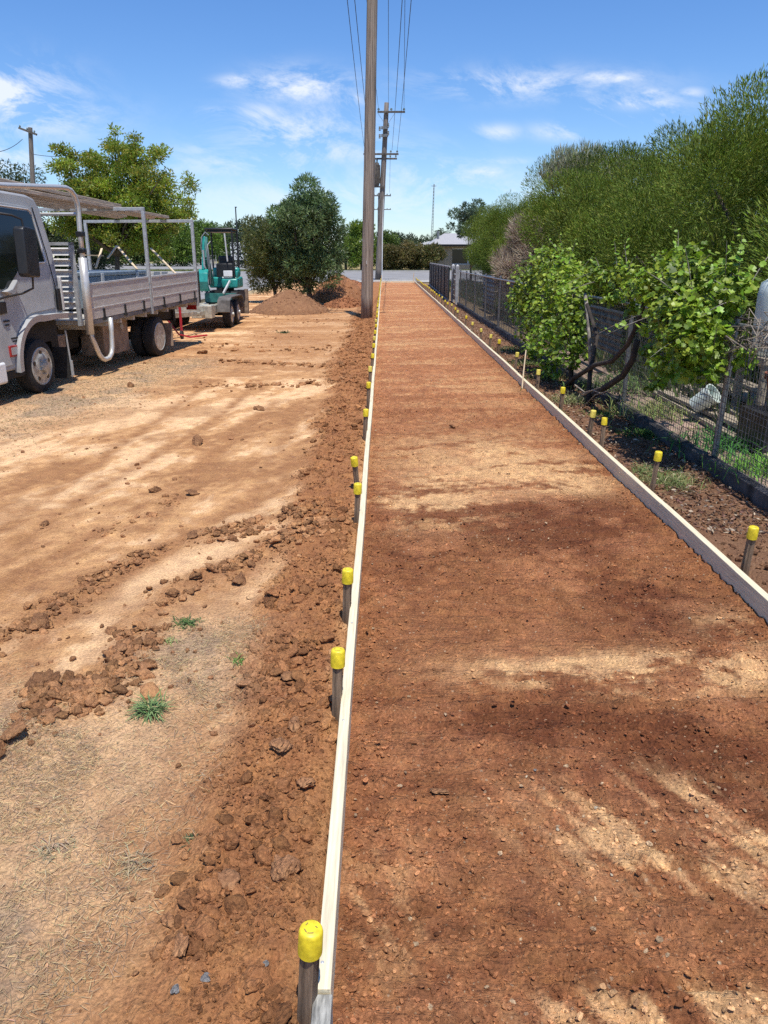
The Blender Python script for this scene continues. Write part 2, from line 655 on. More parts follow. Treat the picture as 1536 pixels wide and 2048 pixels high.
def terr(x, y):
    x = np.asarray(x, float)
    y = np.asarray(y, float)
    fade = sst(60, 20, y)
    z = 0.03 * (fbm(x * 0.5, y * 0.5, 3, 1) - 0.5)
    z = z + 0.016 * (fbm(x * 3.1, y * 3.1, 4, 2) - 0.5) * fade
    z = z + 0.006 * (fbm(x * 22, y * 22, 3, 4) - 0.5) * fade
    b = berm(x, y)
    l1 = np.exp(-(seg_dist(x, y, LINE1) / 0.11) ** 2)
    l2 = np.exp(-(seg_dist(x, y, LINE2) / 0.09) ** 2)
    r = rightstrip(x, y)
    lump = np.clip(b + 0.9 * l1 * (fbm(x * 4, y * 4, 2, 8) > 0.38) + 0.7 * l2 * (fbm(x * 3, y * 3, 2, 9) > 0.42) + 0.55 * r, 0, 1.2)
    lump = np.maximum(lump, 0.07 + 0 * x)
    c = cobble(x, y, 0.10, 50, 0.32) * 0.5 + cobble(x + 3, y, 0.055, 61, 0.7) * 0.6 + cobble(x, y + 5, 0.025, 72, 0.75) * 0.55
    z = z + lump * c * fade
    z = z + 0.022 * np.clip(b + l1 + l2, 0, 1) * (fbm(x * 30, y * 30, 4, 15, 0.7) - 0.5) * fade
    z = z + 0.028 * b * (0.5 + fbm(x * 5, y * 5, 3, 12)) + 0.02 * l1 + 0.012 * l2
    # grass thatch
    g = grassmask(x, y)
    z = z + g * 0.010 * (fbm(x * 30, y * 30, 3, 31) - 0.3)
    for i, t in enumerate(VERGE_BANDS):
        d = seg_dist(x, y, t)
        z = z - 0.010 * np.exp(-(d / 0.08) ** 2)
    # dig line under the left board and the path bed
    z = np.where((x > xl(y) - 0.01) & (x < xr(y) + 0.045), -0.07, z)
    z = np.where(x > 2.66, z * 0.3 - 0.01, z)
    z = np.where(in_road(x, y), -0.03, z)
    z = np.where((y > 59), np.minimum(z, 0.0) - 0.0, z)
    return z


def grassmask(x, y):
    """dry thatch bottom left and beside the truck"""
    g1 = sst(2.9, 2.2, y + 0.45 * (x + 1.2)) * sst(-0.55, -0.95, x + 0.5 * (fbm(x * 2, y * 2, 3, 90) - 0.5))
    l1 = seg_dist(x, y, WP([(250, 1560), (340, 1400), (420, 1280)]))
    g1 = np.maximum(g1, np.exp(-(l1 / 0.22) ** 2) * 0.9)
    t = seg_dist(x, y, [(-4.6, 5.5), (-3.9, 9.0), (-3.5, 12.5)])
    g2 = np.exp(-(t / 0.75) ** 2)
    n = fbm(x * 3.3, y * 3.3, 4, 91)
    return np.clip(np.maximum(g1, g2 * 0.95) * (0.35 + 1.3 * n), 0, 1)


def mix(a, b, t):
    return a * (1 - t[:, None]) + b * t[:, None]


def colr(x, y):
    n = len(x)
    TAN = np.array([0.55, 0.295, 0.135])
    SAND = np.array([0.76, 0.475, 0.255])
    BRN = np.array([0.36, 0.17, 0.075])
    RED = np.array([0.30, 0.130, 0.055])
    DRY = np.array([0.56, 0.35, 0.195])
    GREY = np.array([0.34, 0.235, 0.155])
    c = np.tile(TAN, (n, 1))
    # long streaks: swept by blade and tyres
    w = fbm(x * 0.7, y * 0.7, 3, 100)
    s1 = fbm((x * 0.95 - y * 0.30) * 2.6 + w, (y * 0.95 + x * 0.3) * 0.55 + w * 2, 5, 101, 0.6)
    s2 = fbm(x * 0.5, y * 2.2 + w, 4, 102)
    s = np.where(y > 11, 0.3 * s1 + 0.7 * s2, s1)
    s = 0.72 * s + 0.28 * fbm(x * 8, y * 8, 5, 140, 0.66)
    c = mix(c, SAND, sst(0.50, 0.60, s))
    c = mix(c, BRN, sst(0.485, 0.38, s) * 0.9)
    for i, t in enumerate(VERGE_BANDS):
        d = seg_dist(x + 0.06 * (w - 0.5), y, t)
        c = mix(c, BRN, 0.75 * np.exp(-(d / 0.085) ** 2) * (0.5 + fbm(x * 9, y * 9, 2, 7)))
    p = fbm(x * 1.4, y * 1.4, 4, 104)
    c = mix(c, BRN, 0.6 * sst(0.55, 0.7, p))
    c = mix(c, BRN * 1.05, 0.55 * sst(10.5, 13.5, y) * sst(-3.4, -2.4, x))
    l = np.minimum(seg_dist(x, y, LINE1), seg_dist(x, y, LINE2) * 1.2)
    c = mix(c, BRN, 0.9 * np.exp(-(l / 0.16) ** 2))
    b = berm(x, y)
    near = sst(3.1, 2.2, y + 0.2 * (x + 1)) * sst(-1.5, -0.7, x)
    c = mix(c, BRN * 1.05, 0.85 * near * sst(-1.1, -0.75, x + 0.3 * (fbm(x * 2, y * 2, 3, 90) - 0.5)))
    c = mix(c, RED * 1.12, b)
    g = grassmask(x, y)
    c = mix(c, DRY, g * 0.85)
    c = mix(c, GREY, g * sst(0.5, 0.64, fbm(x * 2.6, y * 2.6, 4, 110)) * 0.8)
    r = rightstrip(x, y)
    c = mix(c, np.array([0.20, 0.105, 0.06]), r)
    # verge far and beyond the roads
    far = sst(26, 40, y) * sst(-5.8, -6.5, x)
    c = mix(c, np.array([0.40, 0.30, 0.17]), far)
    gr = np.clip(sst(57, 61, y) + sst(-13, -14, x) * 1.0, 0, 1)
    c = mix(c, np.array([0.20, 0.19, 0.075]), gr * (0.6 + 0.4 * fbm(x * 0.2, y * 0.2, 3, 120)))
    yard = sst(2.66, 2.72, x) * sst(59, 58, y)
    c = mix(c, np.array([0.21, 0.15, 0.09]), yard)
    c *= (0.9 + 0.25 * (fbm(x * 14, y * 14, 3, 130) - 0.5))[:, None] * 1.14
    return c


def grid_mesh(name, xs, ys, hf, cf, mat):
    X, Y = np.meshgrid(xs, ys)
    x, y = X.ravel(), Y.ravel()
    z = hf(x, y)
    c = cf(x, y)
    nx, ny = len(xs), len(ys)
    i = np.arange(nx * ny).reshape(ny, nx)
    F = np.stack([i[:-1, :-1], i[:-1, 1:], i[1:, 1:], i[1:, :-1]], -1).reshape(-1, 4)
    return np_mesh(name, np.stack([x, y, z], 1), F, mat, None, c, True)


def growing(a, b, d0, g, dmax=1e9):
    out = [a]
    d = d0
    sgn = 1 if b > a else -1
    while (out[-1] - b) * sgn < 0:
        out.append(out[-1] + sgn * d)
        d = min(d * (1 + g), dmax)
    return out


xsL = growing(-1.6, -14, 0.0095, 0.0065)[1:]
xsL2 = growing(xsL[-1], -900, 0.15, 0.12)[1:]
xsR = growing(2.9, 900, 0.05, 0.12)[1:]
xs = np.array(sorted(xsL2) + sorted(xsL) + list(np.arange(-1.6, -0.13, 0.0085)) + list(np.arange(-0.12, 1.82, 0.12)) + list(np.arange(1.84, 2.9, 0.018)) + xsR)
xs = np.unique(np.round(xs, 5))
ysA = growing(0.55, 60, 0.0075, 0.0047)
ys = np.array(list(np.arange(-6, 0.5, 0.25)) + ysA + growing(ysA[-1], 2500, 0.5, 0.06)[1:])
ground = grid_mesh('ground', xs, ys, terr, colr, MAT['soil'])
tag(ground, kind='structure')


# ------------------------------------------------------------------ the graded path bed
def gauss_px(x, y, u, v, su, sv):
    a = onz(u, v)
    b = onz(u + su, v)
    c = onz(u, v + sv)
    return np.exp(-((x - a.x) / (b.x - a.x)) ** 2 - ((y - a.y) / (c.y - a.y)) ** 2)


def pterr(x, y):
    fade = sst(45, 12, y)
    z = 0.008 * (fbm(x * 2, y * 2, 3, 201) - 0.5)
    z = z + 0.010 * (fbm(x * 1.2, y * 9, 5, 202, 0.62) - 0.5) * fade
    e = np.exp(-((x - xl(y) - 0.04) / 0.13) ** 2) + np.exp(-((xr(y) - x) / 0.10) ** 2)
    rough = 0.16 + 0.45 * e + 0.4 * sst(0.5, 0.66, fbm(x * 1.3, y * 1.3, 3, 205)) + 0.3 * sst(2.6, 1.6, y)
    c = cobble(x, y, 0.045, 250, 0.5) * 0.45 + cobble(x, y + 5, 0.021, 272, 0.75) * 0.6
    z = z + np.clip(rough * 1.25, 0, 1.0) * c * fade
    z = z + 0.007 * (fbm(x * 45, y * 45, 2, 214) - 0.5) * fade
    # torn cross ripples left by the blade, in patches
    rg = 1 - np.abs(2 * fbm(x * 2.2 + 0.4 * y, y * 26 + 1.5 * fbm(x * 3, y * 3, 2, 222), 4, 221, 0.6) - 1)
    mk = np.clip(gauss_px(x, y, 1080, 1450, 330, 110) * 1.3 + gauss_px(x, y, 1300, 1090, 300, 110) + gauss_px(x, y, 1000, 800, 400, 60) + 0.25 + sst(0.5, 0.62, fbm(x * 1.7, y * 1.7, 2, 224)), 0, 1.2)
    z = z + 0.017 * mk * sst(0.72, 0.98, rg) * fade
    sc = fbm((x + 0.5 * y) * 26, (y - 0.5 * x) * 2.2, 3, 225)
    z = z - 0.007 * np.clip(gauss_px(x, y, 1330, 1680, 230, 120) * 1.3, 0, 1) * sst(0.52, 0.66, sc)
    return z


def pcol(x, y):
    n = len(x)
    BR = np.array([0.40, 0.160, 0.068])
    RD = np.array([0.21, 0.070, 0.031])
    TN = np.array([0.86, 0.50, 0.24])
    OR = np.array([0.57, 0.240, 0.112])
    c = np.tile(BR, (n, 1))
    far = sst(5.5, 11, y)
    c = mix(c, OR * 0.96, far * 0.85)
    w = fbm(x * 0.8, y * 0.8, 3, 300)
    s = fbm(x * 0.8 + w, y * 3.2 + w * 2 - x * 0.6, 5, 301, 0.62)
    s3 = fbm(x * 1.5, y * 1.5, 4, 303)
    fine = fbm(x * 11, y * 15, 5, 330, 0.68)
    s = 0.62 * s + 0.38 * fine
    s3 = 0.6 * s3 + 0.4 * fine
    dark = gauss_px(x, y, 1180, 1060, 260, 110) + gauss_px(x, y, 1100, 1470, 330, 60) * 1.0 + gauss_px(x, y, 1350, 1230, 220, 60) * 0.6 + 0.7 * gauss_px(x, y, 1400, 1560, 220, 160)
    dark = dark * 1.0 + 0.5 * gauss_px(x, y, 800, 1110, 120, 60)
    c = mix(c, RD, np.clip(dark * (0.1 + 1.7 * sst(0.36, 0.60, s3)), 0, 0.92))
    c = mix(c, RD * 1.2, 0.6 * sst(0.5, 0.36, s) * (0.35 + 0.65 * (1 - far)))
    tan = (gauss_px(x, y, 1290, 1345, 260, 34) * 1.25 + gauss_px(x, y, 1300, 1650, 200, 90) * 0.9 + gauss_px(x, y, 1090, 955, 200, 26) * 1.0
           + gauss_px(x, y, 1000, 905, 240, 40) * 0.35 + gauss_px(x, y, 1450, 1720, 160, 70) * 0.7 + gauss_px(x, y, 1350, 2030, 260, 40)
           + gauss_px(x, y, 860, 1010, 130, 40) * 0.7 + gauss_px(x, y, 1500, 1260, 80, 40) * 0.5 + gauss_px(x, y, 760, 1800, 90, 130) * 0.35)
    st = fbm((x + 0.62 * y) * 19, (y - 0.62 * x) * 2.0, 4, 305, 0.6)
    blade = np.where(y < 2.6, 0.55 * st + 0.2 * fine + 0.25 * fbm(x * 5, y * 5, 3, 306), s)
    c = mix(c, TN * 1.05, np.clip(tan * (0.04 + 2.4 * sst(0.43, 0.58, blade)), 0, 0.9))
    c = mix(c, TN * 0.9, far * sst(0.48, 0.64, s) * 0.6)
    c = mix(c, OR, 0.4 * sst(0.5, 0.7, fbm(x * 4, y * 4, 4, 309)))
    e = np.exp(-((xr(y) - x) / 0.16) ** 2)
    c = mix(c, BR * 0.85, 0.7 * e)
    c *= (1 + 0.95 * (fbm(x * 22, y * 30, 5, 310, 0.7) - 0.5))[:, None]  # fine tone contrast, partly painted-in shade of the crevices between crumbs
    return c


pxs = np.arange(0, 1.0001, 1 / 215.0)
PX, PY = np.meshgrid(pxs, np.array(growing(0.55, 54.6, 0.0068, 0.0045)))
PXX = (xl(PY) + 0.02) + PX * (xr(PY) - xl(PY) - 0.015)
px_, py_ = PXX.ravel(), PY.ravel()
ii = np.arange(len(px_)).reshape(PX.shape)
FF = np.stack([ii[:-1, :-1], ii[:-1, 1:], ii[1:, 1:], ii[1:, :-1]], -1).reshape(-1, 4)
pathm = np_mesh('path', np.stack([px_, py_, pterr(px_, py_)], 1), FF, MAT['pathsoil'], None, pcol(px_, py_), True)
tag(pathm, kind='structure')
# near strip of path behind the camera's feet
nb = MB().bb(-0.135, 1.8, -4, 0.56, -0.03, -0.002)
me = nb.build('path', M('near_path_soil', (0.3, 0.13, 0.055), 0.95, bump=0.5), None)
tag(me, kind='structure')

# ------------------------------------------------------------------ loose soil
def scatter(n, fx, fy, dens, smin, smax, pw=2.5):
    x = fx(n)
    y = fy(n)
    keep = RG.random(n) < dens(x, y)
    x, y = x[keep], y[keep]
    s = smin + (smax - smin) * RG.random(len(x)) ** pw
    return x, y, s


def ylog(n, a=0.8, b=30):
    return np.exp(RG.uniform(math.log(a), math.log(b), n))


# small crumbs and clods of the windrow
x, y, s = scatter(120000, lambda n: RG.uniform(-1.5, -0.16, n), lambda n: ylog(n, 0.8, 24), lambda x, y: np.clip(berm(x, y) * (0.1 + 1.2 * sst(0.35, 0.65, fbm(x * 5, y * 5, 3, 46))) + 0.03 * sst(3, 2, y) * sst(-0.85, -0.6, x), 0, 1), 0.0025, 0.0125, 2.5)
xb, yb, sb_ = scatter(15000, lambda n: RG.uniform(-1.5, -0.16, n), lambda n: ylog(n, 0.8, 24), lambda x, y: np.clip(berm(x, y) * sst(0.42, 0.62, fbm(x * 4, y * 4, 3, 47)), 0, 1), 0.009, 0.042, 3.6)
x, y, s = np.concatenate([x, xb]), np.concatenate([y, yb]), np.concatenate([s, sb_])
s = np.minimum(s * (0.8 + 0.06 * y), 0.05)
z = terr(x, y) + s * 0.0
cc = colr(x, y) * RG.uniform(0.6, 1.4, (len(x), 1))
big = s > 0.0115
rocks('soil_clods', x[big], y[big], z[big], s[big], cc[big], MAT['clod'], 3, 0.75, None, True)
tag(bpy.data.objects['soil_clods'], 'loose brown clods of earth heaped along the outside of the left form board', 'soil', kind='stuff')
rocks('soil_crumbs', x[~big], y[~big], z[~big], s[~big], cc[~big], MAT['clod'], 1, 0.7)
tag(bpy.data.objects['soil_crumbs'], 'fine crumbled brown soil beside the left form board', 'soil', kind='stuff')
# clod trails across the verge
def trail(line, n, spread, smax):
    t = RG.random(n) * (len(line) - 1)
    i = t.astype(int)
    f = t - i
    L = np.array(line)
    p = L[i] * (1 - f[:, None]) + L[i + 1] * f[:, None]
    x = p[:, 0] + RG.normal(0, spread, n)
    y = p[:, 1] + RG.normal(0, spread, n)
    k = fbm(x * 4, y * 4, 2, 8) + RG.normal(0, 0.08, n) > 0.42
    x, y = x[k], y[k]
    s = 0.005 + smax * RG.random(len(x)) ** 4.5
    return x, y, s


T1 = [trail(LINE1, 1900, 0.07, 0.034), trail(LINE2, 900, 0.06, 0.026)]
LINE3 = WP([(440, 722), (520, 728), (600, 730), (690, 735)])
LINE4 = WP([(400, 775), (480, 770), (560, 772), (700, 765)])
LINE5 = WP([(340, 1000), (300, 1030), (230, 1060)])
LINE6 = WP([(430, 1080), (560, 1050), (660, 1010)])
LINE7 = WP([(420, 690), (560, 700), (700, 700)])
T1 += [trail(LINE3, 420, 0.14, 0.045), trail(LINE4, 360, 0.10, 0.045), trail(LINE5, 240, 0.07, 0.03), trail(LINE6, 400, 0.06, 0.03), trail(LINE7, 300, 0.4, 0.05)]
x = np.concatenate([t[0] for t in T1])
y = np.concatenate([t[1] for t in T1])
s = np.concatenate([t[2] for t in T1])
cc = np.tile([0.40, 0.195, 0.09], (len(x), 1)) * RG.uniform(0.6, 1.4, (len(x), 1))
rocks('clod_trail', x, y, terr(x, y) + s * 0.2, s, cc, MAT['clod'], 3, 0.8, None, True)
tag(bpy.data.objects['clod_trail'], 'lines of broken clods lying across the tan scraped verge', 'soil', kind='stuff')
# scattered crumbs over the verge and the path
x, y, s = scatter(9000, lambda n: RG.uniform(-5.5, -0.4, n), lambda n: ylog(n, 1.2, 26), lambda x, y: sst(0.35, 0.7, fbm(x * 1.1, y * 1.1, 3, 77)) * 0.75, 0.003, 0.02, 5)
s *= (0.9 + 0.06 * y)
rocks('verge_crumbs', x, y, terr(x, y) + s * 0.3, s, np.tile([0.30, 0.145, 0.07], (len(x), 1)) * RG.uniform(0.7, 1.5, (len(x), 1)), MAT['clod'], 1, 0.75)
tag(bpy.data.objects['verge_crumbs'], 'small crumbs of soil scattered over the tan verge', 'soil', kind='stuff')
x, y, s = scatter(90000, lambda n: RG.uniform(-0.1, 1.82, n), lambda n: ylog(n, 0.8, 14), lambda x, y: 0.22 + 0.5 * sst(0.45, 0.65, fbm(x * 1.3, y * 1.3, 3, 205)) + 0.8 * np.exp(-((x + 0.1) / 0.14) ** 2) + 0.75 * np.exp(-((x - 1.8) / 0.10) ** 2), 0.0018, 0.012, 6)
cc = pcol(x, y) * RG.uniform(0.7, 1.45, (len(x), 1))
pale = RG.random(len(x)) < 0.035
cc[pale] = np.array([0.62, 0.42, 0.25]) * RG.uniform(0.7, 1.1, (pale.sum(), 1))
rocks('path_crumbs', x, y, pterr(x, y) + s * 0.3, s, cc, MAT['clod'], 1, 0.7)
tag(bpy.data.objects['path_crumbs'], 'fine gravel and soil crumbs on the graded path', 'soil', kind='stuff')
# right strip litter
x, y, s = scatter(9000, lambda n: RG.uniform(1.9, 2.62, n), lambda n: ylog(n, 2.4, 40), lambda x, y: 0.65 + 0 * x, 0.004, 0.032, 3.5)
cc = np.tile([0.20, 0.10, 0.055], (len(x), 1)) * RG.uniform(0.55, 1.6, (len(x), 1))
rocks('strip_clods', x, y, terr(x, y) + s * 0.25, s, cc, MAT['clod'], 1, 0.6)
tag(bpy.data.objects['strip_clods'], 'dark crumbly soil between the right board and the mesh fence', 'soil', kind='stuff')

# single large clods one can point to
BIG = [(82, 1385, 0.085, 'largest dark angular clod, at the left edge of the verge', 0.75),
       (78, 1252, 0.055, 'rounded dark clod on the upper clod line at the left edge', 0.8),
       (480, 1166, 0.05, 'grey brown clod at the right end of the clod line in mid verge', 0.8),
       (395, 890, 0.075, 'small dark clod alone on the tan verge in the middle distance', 0.8),
       (517, 820, 0.07, 'reddish clod standing alone on the tan verge near the left stakes', 0.8),
       (262, 775, 0.07, 'brown clod nearest the truck shadow', 0.7),
       (403, 708, 0.09, 'brown clod on the verge behind the truck', 0.8),
       (622, 768, 0.075, 'dark clod beside the windrow level with the truck', 0.7),
       (240, 1310, 0.055, 'rough clod in the lower clod line, right of the largest clod', 1.0),
       (30, 1480, 0.075, 'broken clod at the very left end of the lower clod line', 1.0),
       (100, 1440, 0.05, 'flat brown clod just below the largest dark clod', 1.0),
       (385, 990, 0.055, 'dark flat clod on the brown band, right of centre of the verge', 0.75),
       (310, 983, 0.05, 'flat dark clod on the brown band, left one of a pair', 0.75),
       (90, 1048, 0.04, 'small dark clod at the left edge of the tan verge', 0.75),
       (385, 1082, 0.045, 'dark clod on the curved soil ridge in mid verge', 0.75),
       (575, 1368, 0.05, 'dark lump with a hollow beside it in the windrow', 0.9),
       (610, 1590, 0.045, 'smooth rounded lump in the windrow close to the board', 1.25),
       (560, 1530, 0.05, 'flat lump of soil in the windrow', 1.1),
       (590, 1470, 0.04, 'clod in the windrow beside the third stake', 1.1),
       (572, 1770, 0.06, 'long smooth lump of pressed soil near the nearest yellow cap', 1.15),
       (460, 1800, 0.05, 'flat slab of soil in the lower left of the windrow', 1.1),
       (340, 1850, 0.035, 'small orange clod at the edge of the dry grass, lower left', 1.1),
       (365, 1920, 0.04, 'smooth orange clod below the small one in the dry grass edge', 1.15),
       (880, 1590, 0.045, 'flat round lump on the path with a dark crack beside it', 1.0),
       (905, 858, 0.035, 'dark red clod beside the right board', 0.7),
       ]
for (u, v, r, lab, k) in BIG:
    p = onz(u, v)
    f = pterr if p.x > xl(p.y) and p.x < xr(p.y) else terr
    zz = float(f(np.array([p.x]), np.array([p.y]))[0])
    r2 = r * (0.5 + 0.12 * min(p.y, 4)) if p.y < 5 else r
    fl_ = 0.25 if 'flat round lump' in lab else 0.62
    o = rocks('soil_clod', np.array([0.0]), np.array([0.0]), np.array([0.0]), np.array([r2]), np.array([[0.37 * k, 0.18 * k, 0.088 * k]]), MAT['clod'], 4, fl_, None, True)
    o.location = (p.x, p.y, zz + r2 * 0.22)
    tag(o, lab, 'clod', 'single clods of earth')


for (u, v, r, lab) in [(412, 1972, 0.014, 'bluish grey stone in the loose soil left of the nearest stake'), (352, 2000, 0.012, 'bluish grey stone nearest the bottom edge on the left'), (533, 1958, 0.008, 'small dark grey stone just left of the nearest stake'), (1070, 1545, 0.006, 'tiny grey stone in mid path')]:
    p = onz(u, v)
    o = rocks('grey_stone', np.array([0.0]), np.array([0.0]), np.array([0.0]), np.array([r]), np.array([[0.25, 0.24, 0.23]]), MAT['clod'], 3, 0.6)
    o.location = (p.x, p.y, float(terr(np.array([p.x]), np.array([p.y]))[0]) + r * 0.3 if u < 700 else 0.01)
    tag(o, lab, 'stone', 'grey stones in the soil')
# pale stones on the path
for (u, v, r, lab) in [(1115, 1665, 0.011, 'white chip of stone in the middle of the path'), (1222, 1752, 0.010, 'pale stone on the lower right of the path'),
                       (1052, 1560, 0.008, 'small pale stone near the centre of the path'), (1190, 1620, 0.012, 'yellowish stone on the path below the flat lump'),
                       (1378, 1242, 0.011, 'white pebble near the right board in the foreground'), (1330, 1093, 0.010, 'pale pebble under the right board')]:
    p = onz(u, v)
    o = rocks('pale_stone', np.array([0.0]), np.array([0.0]), np.array([0.0]), np.array([r * 0.7]), np.array([[0.62, 0.50, 0.35]]), MAT['clod'], 2, 0.7)
    o.location = (p.x, p.y, float(pterr(np.array([p.x]), np.array([p.y]))[0]) + r * 0.3)
    tag(o, lab, 'stone', 'pale stones on the path')
#@@PART2

# ------------------------------------------------------------------ form boards
ORD = ['', 'nearest', 'second', 'third', 'fourth', 'fifth', 'sixth', 'seventh', 'eighth', 'ninth', 'tenth', 'eleventh', 'twelfth', 'thirteenth', 'fourteenth', 'fifteenth', 'sixteenth', 'seventeenth', 'eighteenth', 'nineteenth', 'twentieth']
TENS = {20: 'twenty', 30: 'thirty', 40: 'forty'}


def ordw(n):
    if n <= 20:
        return ORD[n]
    t = n // 10 * 10
    if n % 10 == 0:
        return TENS[t][:-1] + 'ieth'
    return TENS[t] + '-' + (ORD[n % 10] if n % 10 != 1 else 'first')


def board(fx, y0, y1, th, h0, h1, mat, lab, side, wob=0.0):
    b = MB()
    n = max(2, int((y1 - y0) / 0.6))
    vs, fs = [], []
    for i in range(n + 1):
        y = y0 + (y1 - y0) * i / n
        x = fx(y) + wob * math.sin(y * 1.7)
        for dx, z in ((0, h0), (th, h0), (th, h1), (0, h1)):
            vs.append((x + dx, y, z + 0.002 * math.sin(y * 1.1)))
    for i in range(n):
        for k in range(4):
            a, c = i * 4 + k, i * 4 + (k + 1) % 4
            fs.append((a, c, c + 4, a + 4))
    fs += [(3, 2, 1, 0), tuple(n * 4 + k for k in range(4))]
    b.add(vs, fs)
    o = b.build('form_board', mat, None, bevel=0.0025 if y0 < 8 else 0)
    tag(o, lab, 'form board', 'timber form boards edging the path')
    return o


cuts = [-1.5, 1.29, 7.25, 13.2, 19.2, 25.2, 31.2, 37.2, 43.2, 54.3]
first_right = None
for i in range(len(cuts) - 1):
    y0, y1 = cuts[i] + 0.002, cuts[i + 1] - 0.002
    if i == 0:
        bo = board(lambda y: xl(y) - 0.001, y0, y1, 0.042, -0.06, 0.092, MAT['greypine'], 'weathered grey board at the bottom edge, butted to the cream left form board', -1)
    else:
        bo = board(lambda y: xl(y), y0, y1, 0.036, -0.06, 0.100 + 0.002 * (i % 2), MAT['newpine'], 'cream pine form board on the left of the path, %s length from the camera' % ORD[i].replace('nearest', 'first'), -1, 0.002)
        if i == 1:
            for yy in (2.34, 3.1, 1.36):
                n = MB().lathe([(0.0045, 0), (0.0045, 0.002), (0.002, 0.004), (0, 0.004)], (xl(yy) + 0.014, yy, 0.102), n=10)
                n.build('nail_head', MAT['steel'], bo)
cutr = [0.9, 4.85, 10.9, 16.9, 22.9, 28.9, 34.9, 40.9, 46.9, 54.3]
for i in range(len(cutr) - 1):
    board(lambda y: xr(y), cutr[i] + 0.002, cutr[i + 1] - 0.002, 0.038, -0.06, 0.108 - 0.002 * (i % 2), MAT['newpine'] if i % 3 != 1 else MAT['newpine'],
          'cream pine form board on the right of the path, %s length from the camera' % ORD[i + 1].replace('nearest', 'first'), 1, 0.003)
# end board across the path
eb = MB().bb(xl(54.4) + 0.02, xr(54.4) + 0.03, 54.34, 54.37, -0.05, 0.1).build('form_board', MAT['newpine'])
tag(eb, 'board across the far end of the graded path at the street', 'form board', 'timber form boards edging the path')


# ------------------------------------------------------------------ capped stakes
def make_stake():
    root = empty('capped_stake', (0, 0, 0))
    b = MB()
    w = 0.017
    prof = [(-0.35, 0.2), (-0.15, 1), (0.27, 1)]
    vs = []
    for z, k in prof:
        vs += [(-w * k, -w * k, z), (w * k, -w * k, z), (w * k, w * k, z), (-w * k, w * k, z)]
    fs = [(3, 2, 1, 0), (8, 9, 10, 11)]
    for i in range(2):
        for k in range(4):
            fs.append((i * 4 + k, i * 4 + (k + 1) % 4, i * 4 + 4 + (k + 1) % 4, i * 4 + 4 + k))
    b.add(vs, fs).build('stake', MAT['stake'], root, bevel=0.002)
    c = MB().lathe([(0.0225, 0.235), (0.0265, 0.236), (0.0268, 0.245), (0.0262, 0.292), (0.0245, 0.299), (0.021, 0.3025), (0, 0.303)], n=28)
    c.build('cap', MAT['yellow'], root, ang=50)
    return root


proto = make_stake()
G_ST = 'wooden stakes with yellow caps'
used = False


def put_stake(x, y, ztop, side, idx, mat=None, lab=None, tilt=(0, 0)):
    global used
    o = copy_tree(proto) if used else proto
    used = True
    o.location = (x, y, ztop - 0.303)
    o.rotation_euler = (tilt[0], tilt[1], RG.uniform(-0.5, 0.5))
    s = 'outside the left form board' if side < 0 else 'between the right form board and the fence'
    lb = lab or ('yellow-capped wooden stake %s, %s from the camera' % (s, ordw(idx)))
    tag(o, lb, 'stake', G_ST)
    if mat:
        for ch in o.children:
            if ch.name.startswith('cap'):
                ch.data = ch.data.copy()
                ch.data.materials[0] = mat
    return o


LY = [1.28, 2.49, 3.27, 4.67, 5.38, 7.1, 8.72, 10.05, 11.6, 12.9]
while LY[-1] < 53.5:
    LY.append(LY[-1] + 1.25 + 0.35 * random.random())
for i, y in enumerate(LY):
    t = (random.uniform(-0.07, 0.07), random.uniform(0.02, 0.08))
    zt = 0.30 + random.uniform(-0.012, 0.012) - (0.02 if i > 9 else 0)
    if i == 0:
        o = put_stake(xl(y) - 0.0195, y, 0.30, -1, 1, MAT['dirtyyellow'], 'nearest stake on the left, its scuffed yellow cap in the foreground', (0, 0.075))
        s = MB()
        for a, b in (((-0.012, -0.008), (-0.004, -0.014)), ((-0.002, -0.015), (0.010, -0.009)), ((-0.013, 0.002), (-0.012, 0.009)), ((0.006, 0.008), (0.012, 0.006))):
            s.bar((a[0], a[1], 0.3032), (b[0], b[1], 0.3032), 0.0022, 0.0006)
        sc = s.build('scuff_mark', MAT['scuff'], [c for c in o.children if c.name.startswith('cap')][0])
    elif i == 4:
        o = put_stake(xl(y) - 0.03, y, 0.30, -1, 5, None, 'stake with a split yellow cap knocked sideways, fifth outside the left board', (0.12, -0.12))
    else:
        put_stake(xl(y) - 0.0195, y, zt, -1, i + 1, MAT['fadeyellow'] if i % 3 == 1 and i > 4 else None, None, t)
RYL = [(1502, 1055), (1312, 905), (1203, 838), (1181, 822), (1124, 776), (1076, 741), (1032, 706), (997, 680), (980, 670), (963, 658), (945, 645), (931, 632), (915, 621)]
i = 0
RY = []
for (u, v) in RYL:
    p = onX(u, v, 1.93)
    RY.append((p.x, p.y, p.z + 0.012))
while RY[-1][1] < 53:
    RY.append((1.93 + 0.0048 * (RY[-1][1] - 6), RY[-1][1] + 1.2 + 0.5 * random.random(), 0.31 + random.uniform(-0.02, 0.03)))
for i, (x, y, z) in enumerate(RY):
    off = 0.02 if i == 2 else 0
    put_stake(x + off, y, z, 1, i + 1, MAT['fadeyellow'] if i in (3, 5, 6, 8, 9, 10, 12, 14, 17) else None, None, (random.uniform(-0.09, 0.09), random.uniform(-0.04, 0.09)))
    if i > 12:
        pass
